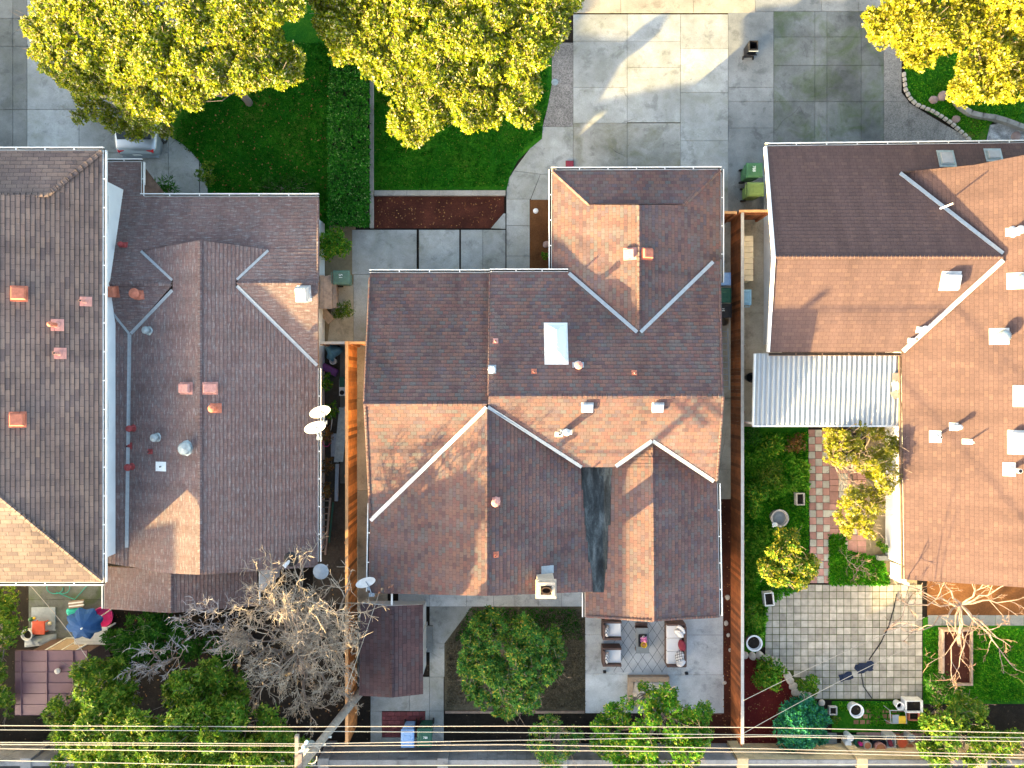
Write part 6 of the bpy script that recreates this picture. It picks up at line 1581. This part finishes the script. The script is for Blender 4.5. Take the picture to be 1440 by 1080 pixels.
# ------------------------------------------------------------------ left back yard
t = thing('shed', 'maroon ribbed-metal shed in the lower left yard', 'shed', G(75,955)); sh0 = P(75,955,2.1)
AX = pl(70,955,2.25,(-1,0),.07); BX = pl(70,955,2.25,(1,0),.07)
rb = MB()
for plane, xa, xb_ in ((AX,21,68),(BX,68,122)):
    rows_ = 6
    for j in range(rows_):
        ya, yb = 915+(j)*15.2, 915+(j+1)*15.2
        rb.face([plane.at(xa,ya,.02), plane.at(xa,yb-.5,.0), plane.at(xb_,yb-.5,.0), plane.at(xb_,ya,.02)])
        rb.face([plane.at(xa,yb-.5,.0), plane.at(xb_,yb-.5,.0), plane.at(xb_,yb,.02), plane.at(xa,yb,.02)])
    q = [plane.at(xa,915,-.02), plane.at(xb_,915,-.02), plane.at(xb_,1006,-.02), plane.at(xa,1006,-.02)]; rb.face(q)
    q2 = [p-Vector((0,0,.08)) for p in q]; rb.add(q+q2, [(0,1,5,4),(1,2,6,5),(2,3,7,6),(3,0,4,7)])
rf2 = rb.build('roof', M['shedroof'], t)
for xr, pln in ((30,AX),(66.5,AX),(103,BX)):
    m_ = MB(); a, b = pln.at(xr,915,.03), pln.at(xr,1006,.03); m_.tube([a,b], .03, 4); m_.build('rib', M['shedroof'], rf2)
m_ = MB(); m_.lathe([(.10,0),(.11,.08),(.02,.12)], AX.at(82,943,.0), 14); m_.build('roof_vent', M['stone'], rf2)
c0, c1 = P(26,920,2.0), P(118,1002,2.0); m_ = MB(); m_.box(((c0.x+c1.x)/2,(c0.y+c1.y)/2,0), (c1.x-c0.x-.2, c0.y-c1.y-.2, 2.0)); m_.build('wall', M['wicker'], t)
opening(t, ((c0.x+c1.x)/2, c0.y-.1), (-1,0), 1.2, 1.75, .03, 'door', M['trim'], M['wood_tan'], 1)
t = thing('parasol', 'blue scalloped garden parasol over the white table in the left yard', 'parasol', G(124,874,1.9)); l = t.location; rot = Matrix.Rotation(.16,3,'X') @ Matrix.Rotation(.30,3,'Y')
m_ = MB(); N8 = 8; ctr = Vector((l.x-.05,l.y-.05,2.1)); rg = []
for ring, (rr_, zz_) in enumerate(((.0,.30),(.29,.21),(.51,.08),(.70,-.08))):
    row = []
    for k in range(32):
        a = 2*math.pi*k/32+.2; f = abs(((k%4)/4)-.5)*2; rad = rr_*(1-(.20*(1-f))*(ring/3)**2) ; zz2 = zz_ - (.035*(1-f)*ring/3)
        row.append(ctr + rot @ Vector((rad*math.cos(a), rad*math.sin(a), zz2)))
    rg.append(row)
for i in range(3):
    for k in range(32): m_.face([rg[i][k], rg[i][(k+1)%32], rg[i+1][(k+1)%32], rg[i+1][k]])
m_.build('canopy', M['umb'], t)
m_ = MB(); m_.tube([(ctr.x,ctr.y,.0), ctr + rot @ Vector((0,0,.34))], .025, 8); m_.build('pole', M['trim'], t); m_ = MB(); m_.lathe([(.01,-.02),(.035,.0),(.03,.04),(.01,.05)], ctr + rot @ Vector((0,0,.33)), 10); m_.build('finial', M['mark'], t)
for k in range(8):
    a = 2*math.pi*k/8+.2; m_ = MB(); m_.tube([ctr + rot @ Vector((0,0,.295)), ctr + rot @ Vector((.68*math.cos(a),.68*math.sin(a),-.095))], .009, 5); m_.build('rib', M['umb'], t)
m_ = MB(); m_.lathe([(.30,0),(.40,.26),(.43,.30),(.40,.30),(.30,.04),(.01,.03)], G(144,868,.3), 28); tag(m_.build('pink_tub', M['pink']), 'magenta round tub behind the blue parasol', 'tub')
t = thing('garden_table', 'white slatted table under the blue parasol', 'table', G(128,894,.7)); l = t.location
m_ = MB()
for i in range(6): m_.box((l.x, l.y-.30+i*.122, .70), (1.36,.112,.03))
m_.build('table_top', M['trim'], t)
for sx in (-1,1):
    for sy in (-1,1):
        m_ = MB(); m_.box((l.x+sx*.6,l.y+sy*.28,0), (.06,.06,.70)); m_.build('leg', M['trim'], t)
m_ = MB(); m_.lathe([(.20,0),(.30,.12),(.28,.30),(.14,.42),(.01,.44)], G(101,864,.4), 16, jit=lambda a: 1+.2*math.sin(3*a)+.1*math.sin(8*a)); tag(m_.build('cloth_bundle', M['teal'], smooth=True), 'teal cloth bundle left of the blue parasol', 'cloth')
t = thing('striped_cloth', 'striped pale cloth folded above the teal bundle', 'cloth', G(106,850,.4)); l = t.location
for i in range(5):
    m_ = MB(); m_.box((l.x+R.uniform(-.03,.03), l.y-.13+i*.065, .30+.01*i), (.62,.055,.05), rz=.12); m_.build('stripe', M['mark'] if i % 2 else M['wood_old'], t)
m_ = MB(); l = G(62,870); m_.box((l.x,l.y,.0), (1.02,1.0,.05)); tag(m_.build('play_mat', M['grey'], bevel=.02), 'grey-blue square mat on the left yard paving', 'mat')
t = thing('small_table', 'small orange-red table on the grey-blue mat', 'table', G(54,883,.33)); l = t.location
m_ = MB(); m_.box((l.x,l.y,.30), (.54,.56,.04)); m_.build('table_top', M['orange'], t, bevel=.03)
for sx in (-1,1):
    for sy in (-1,1):
        m_ = MB(); m_.tube([(l.x+sx*.22,l.y+sy*.22,.05),(l.x+sx*.19,l.y+sy*.19,.30)], .025, 8); m_.build('leg', M['orange'], t)
for (x, y, r, mt, lab) in ((43.5,871,.10,'binG','small green ball left of the orange table'),(70,877,.08,'cream','small cream ball right of the orange table'),(48,869.5,.06,'yellow','tiny yellow ball near the green ball')):
    m_ = MB(); m_.lathe([(.01,-r)]+[(r*math.cos(a),r*math.sin(a)) for a in [-1.2,-.8,-.4,0,.4,.8,1.2]]+[(.01,r)], G(x,y,r,r), 16); tag(m_.build('ball', M[mt], smooth=True), lab, 'ball')
pot_w(37, 893, 'round white-rimmed tub at the left of the orange table', .24, .4)
t = thing('tarp', 'crumpled grey tarpaulin in front of the maroon shed', 'tarp', G(58,900)); l = t.location; m_ = MB(); pts = {}
for i in range(15):
    for j in range(6):
        u, v = (i/14-.5)*1.35, (j/5-.5)*.42; pts[i,j] = (l.x+u, l.y+v+.12*u, .05+.28*max(0,(1-(2*u/1.35)**2))*max(0,1-(2*v/.42)**2*.9)*(1+.6*mnoise.noise(Vector((u*4,v*8,3)))))
for i in range(14):
    for j in range(5): m_.face([pts[i,j],pts[i+1,j],pts[i+1,j+1],pts[i,j+1]])
m_.build('sheet', M['grey'], t, smooth=True)
m_ = MB(); pts = [P(75+14*math.cos(a)+a*1.5, 826+9*math.sin(a), .03) for a in [i*.45 for i in range(20)]] + [P(105,843,.03),P(115,832,.03),P(122,824,.03)]; m_.tube(pts, .014, 6); tag(m_.build('garden_hose', M['teal']), 'thin green hose coiled on the left yard slabs', 'hose')
m_ = MB(); m_.box((G(342,903).x, G(342,903).y, 0), (.5,.9,.3), rz=.2); tag(m_.build('concrete_block', M['conc_old'], bevel=.02), 'grey concrete block half hidden under the bare tree', 'block')
t = thing('ladder', 'silver stepladder among the twigs of the bare tree', 'ladder', G(428,918)); A_, B_ = P(432,905,1.2), P(418,945,.2)
for o in (-.2,.2):
    m_ = MB(); m_.tube([A_+Vector((o,o*.3,0)), B_+Vector((o,o*.3,0))], .025, 6); m_.build('side_rail', M['metal'], t)
for i in range(5):
    m_ = MB(); c = A_.lerp(B_, (i+.5)/5); m_.tube([c+Vector((-.2,-.06,0)), c+Vector((.2,.06,0))], .022, 6); m_.build('rung', M['metal'], t)

# ------------------------------------------------------------------ utility pole and wires
t = thing('utility_pole', 'tall leaning wooden utility pole beside the cedar fence', 'utility pole', G(510,975))
pb = G(512,970,.3,-.2); pt = P(405,1100,8.3)
m_ = MB(); m_.tube([pb.lerp(pt,i/6) for i in range(7)], [.17-.008*i for i in range(7)], 12); m_.build('pole', M['pole'], t)
at = lambda z: pb.lerp(pt, (z-pb.z)/(pt.z-pb.z))
m_ = MB(); q = at(7.4); m_.box((q.x-.05, q.y, q.z), (.11,2.2,.12)); m_.build('crossarm', M['pole'], t)
q2 = P(422,1062,7.7); m_ = MB(); m_.box((q2.x, q2.y-.8, 7.62), (.13,1.7,.13)); m_.build('crossarm', M['bark_pale'], t)
m_ = MB(); m_.box(((q.x+q2.x)/2, q2.y-1.1, 7.6), (abs(q.x-q2.x)+.1,.10,.10)); m_.build('brace', M['pole'], t)
for (x, y) in ((432,1042),(428,1048),(424,1055)):
    m_ = MB(); m_.lathe([(.03,0),(.06,.05),(.04,.09),(.06,.13),(.02,.17)], P(x,y,7.5), 10); m_.build('insulator', M['mark'], t)
m_ = MB(); q = at(5.6); m_.tube([q+Vector((-.26,.0,0)), q+Vector((-.26,0,.55))], .14, 14); m_.build('junction_box', M['galv'], t)
m_ = MB(); m_.tube([at(6.2)+Vector((.25*math.cos(a),.25*math.sin(a),.06*a)) for a in [i*.5 for i in range(14)]], .015, 6); m_.build('cable_loop', M['cable'], t)
for z_, x_ in ((5.0,487),(5.6,474)):
    m_ = MB(); q = at(z_); m_.box((q.x+.12,q.y,q.z), (.25,.06,.05)); m_.build('bracket', M['galv'], t)
WY = [('lowest dark cable crossing above the block wall, uppermost in the photo', [(-60,1020),(360,1022),(720,1021),(1080,1023),(1500,1032)], 6.2, 'cable'),
      ('second thin cable from the top of the wire bundle', [(-60,1026),(360,1028),(720,1030),(1080,1033.5),(1500,1038)], 6.2, 'cable_dark'),
      ('third wire, rising to meet the second toward the right', [(-60,1043.5),(428,1046),(720,1041),(1080,1035.5),(1500,1044)], 7.6, 'cable'),
      ('fourth wire, close below the third one at the pole', [(-60,1046.5),(424,1049),(720,1047),(1080,1053),(1500,1063)], 7.6, 'cable'),
      ('pale fifth wire running just over the wall coping', [(-60,1052),(422,1058),(720,1055),(1080,1057.5),(1500,1067)], 7.7, 'cable'),
      ('lowest pale wire crossing the bottom edge of the photo', [(-60,1068),(360,1077),(720,1076),(1080,1075),(1500,1074.5)], 7.6, 'cable')]
for lab, pts, z, mt in WY:
    m_ = MB(); q = []
    for a, b in zip(pts[:-1], pts[1:]):
        for i in range(6): f = i/6; q.append(P(lerp(a[0],b[0],f), lerp(a[1],b[1],f), z))
    q.append(P(*pts[-1], z)); m_.tube(q, .013, 6); tag(m_.build('power_line', M[mt]), lab, 'wire', 'overhead wires above the back wall')
def drop(lab, a, b, za, zb_, r=.010, mt='cable'):
    m_ = MB(); A_, B_ = P(*a, za), P(*b, zb_); m_.tube([A_.lerp(B_, i/8) - Vector((0,0,.5*(i/8)*(1-i/8))) for i in range(9)], r, 5); tag(m_.build('service_wire', M[mt]), lab, 'wire')
drop('thin service wire crossing the pavers toward the right house', (1046,985), (1300,868), 5.6, 3.2); drop('second thin service wire crossing the pavers below the first', (1046,1031), (1290,905), 5.6, 3.4)
drop('thin white wire crossing the maroon shed in the left yard', (41,822), (130,937), 4.2, 3.4); drop('thin wire from the utility pole to the middle house eave', (486,972), (533,834), 5.6, 2.6)

# ------------------------------------------------------------------ unseen houses over the alley, added and sized to shade yards and roofs
def shade_house(label, x0, x1, y0, y1, ze_, zr_, ns=False):
    t = thing('house', label, 'house', ((x0+x1)/2,(y0+y1)/2,0)); xm, ym = (x0+x1)/2, (y0+y1)/2; r_ = MB(); w_ = MB(); o = .4
    w_.box((xm,ym,0), (x1-x0,y1-y0,ze_))
    if ns:
        for sg, xx in ((-1,x0),(1,x1)): r_.face([(xx+sg*o,y0-o,ze_),(xx+sg*o,y1+o,ze_),(xm,y1+o,zr_),(xm,y0-o,zr_)], 0, [(0,0),(y1-y0,0),(y1-y0,6),(0,6)])
        for yy in (y0,y1): w_.face([(x0,yy,ze_-.1),(x1,yy,ze_-.1),(xm,yy,zr_-.1)])
    else:
        for sg, yy in ((-1,y0),(1,y1)): r_.face([(x0-o,yy+sg*o,ze_),(x1+o,yy+sg*o,ze_),(x1+o,ym,zr_),(x0-o,ym,zr_)], 0, [(0,0),(x1-x0,0),(x1-x0,6),(0,6)])
        for xx in (x0,x1): w_.face([(xx,y0,ze_-.1),(xx,y1,ze_-.1),(xx,ym,zr_-.1)])
    r_.build('roof', M['shingle_right'], t); w_.build('wall', M['stucco_tan'], t)
    for dx in (-2.5,.5,3): opening(t, (xm+dx, y1), (-1,0), 1.3, 1.2, 1.0)
shade_house('tall unseen tan house across the alley, added to shade the left yard and low wing', -36.4, -25.4, -33, -21, 5.4, 7.75, True)
shade_house('two-storey unseen tan house across the alley, its north-south ridge set for the shadow it casts', -24.6, -12.8, -36, -23.5, 5.8, 8.68, True)
shade_house('low unseen tan house across the alley, added to shade the back yards', -10.8, 22, -30, -20.5, 2.8, 4.7)
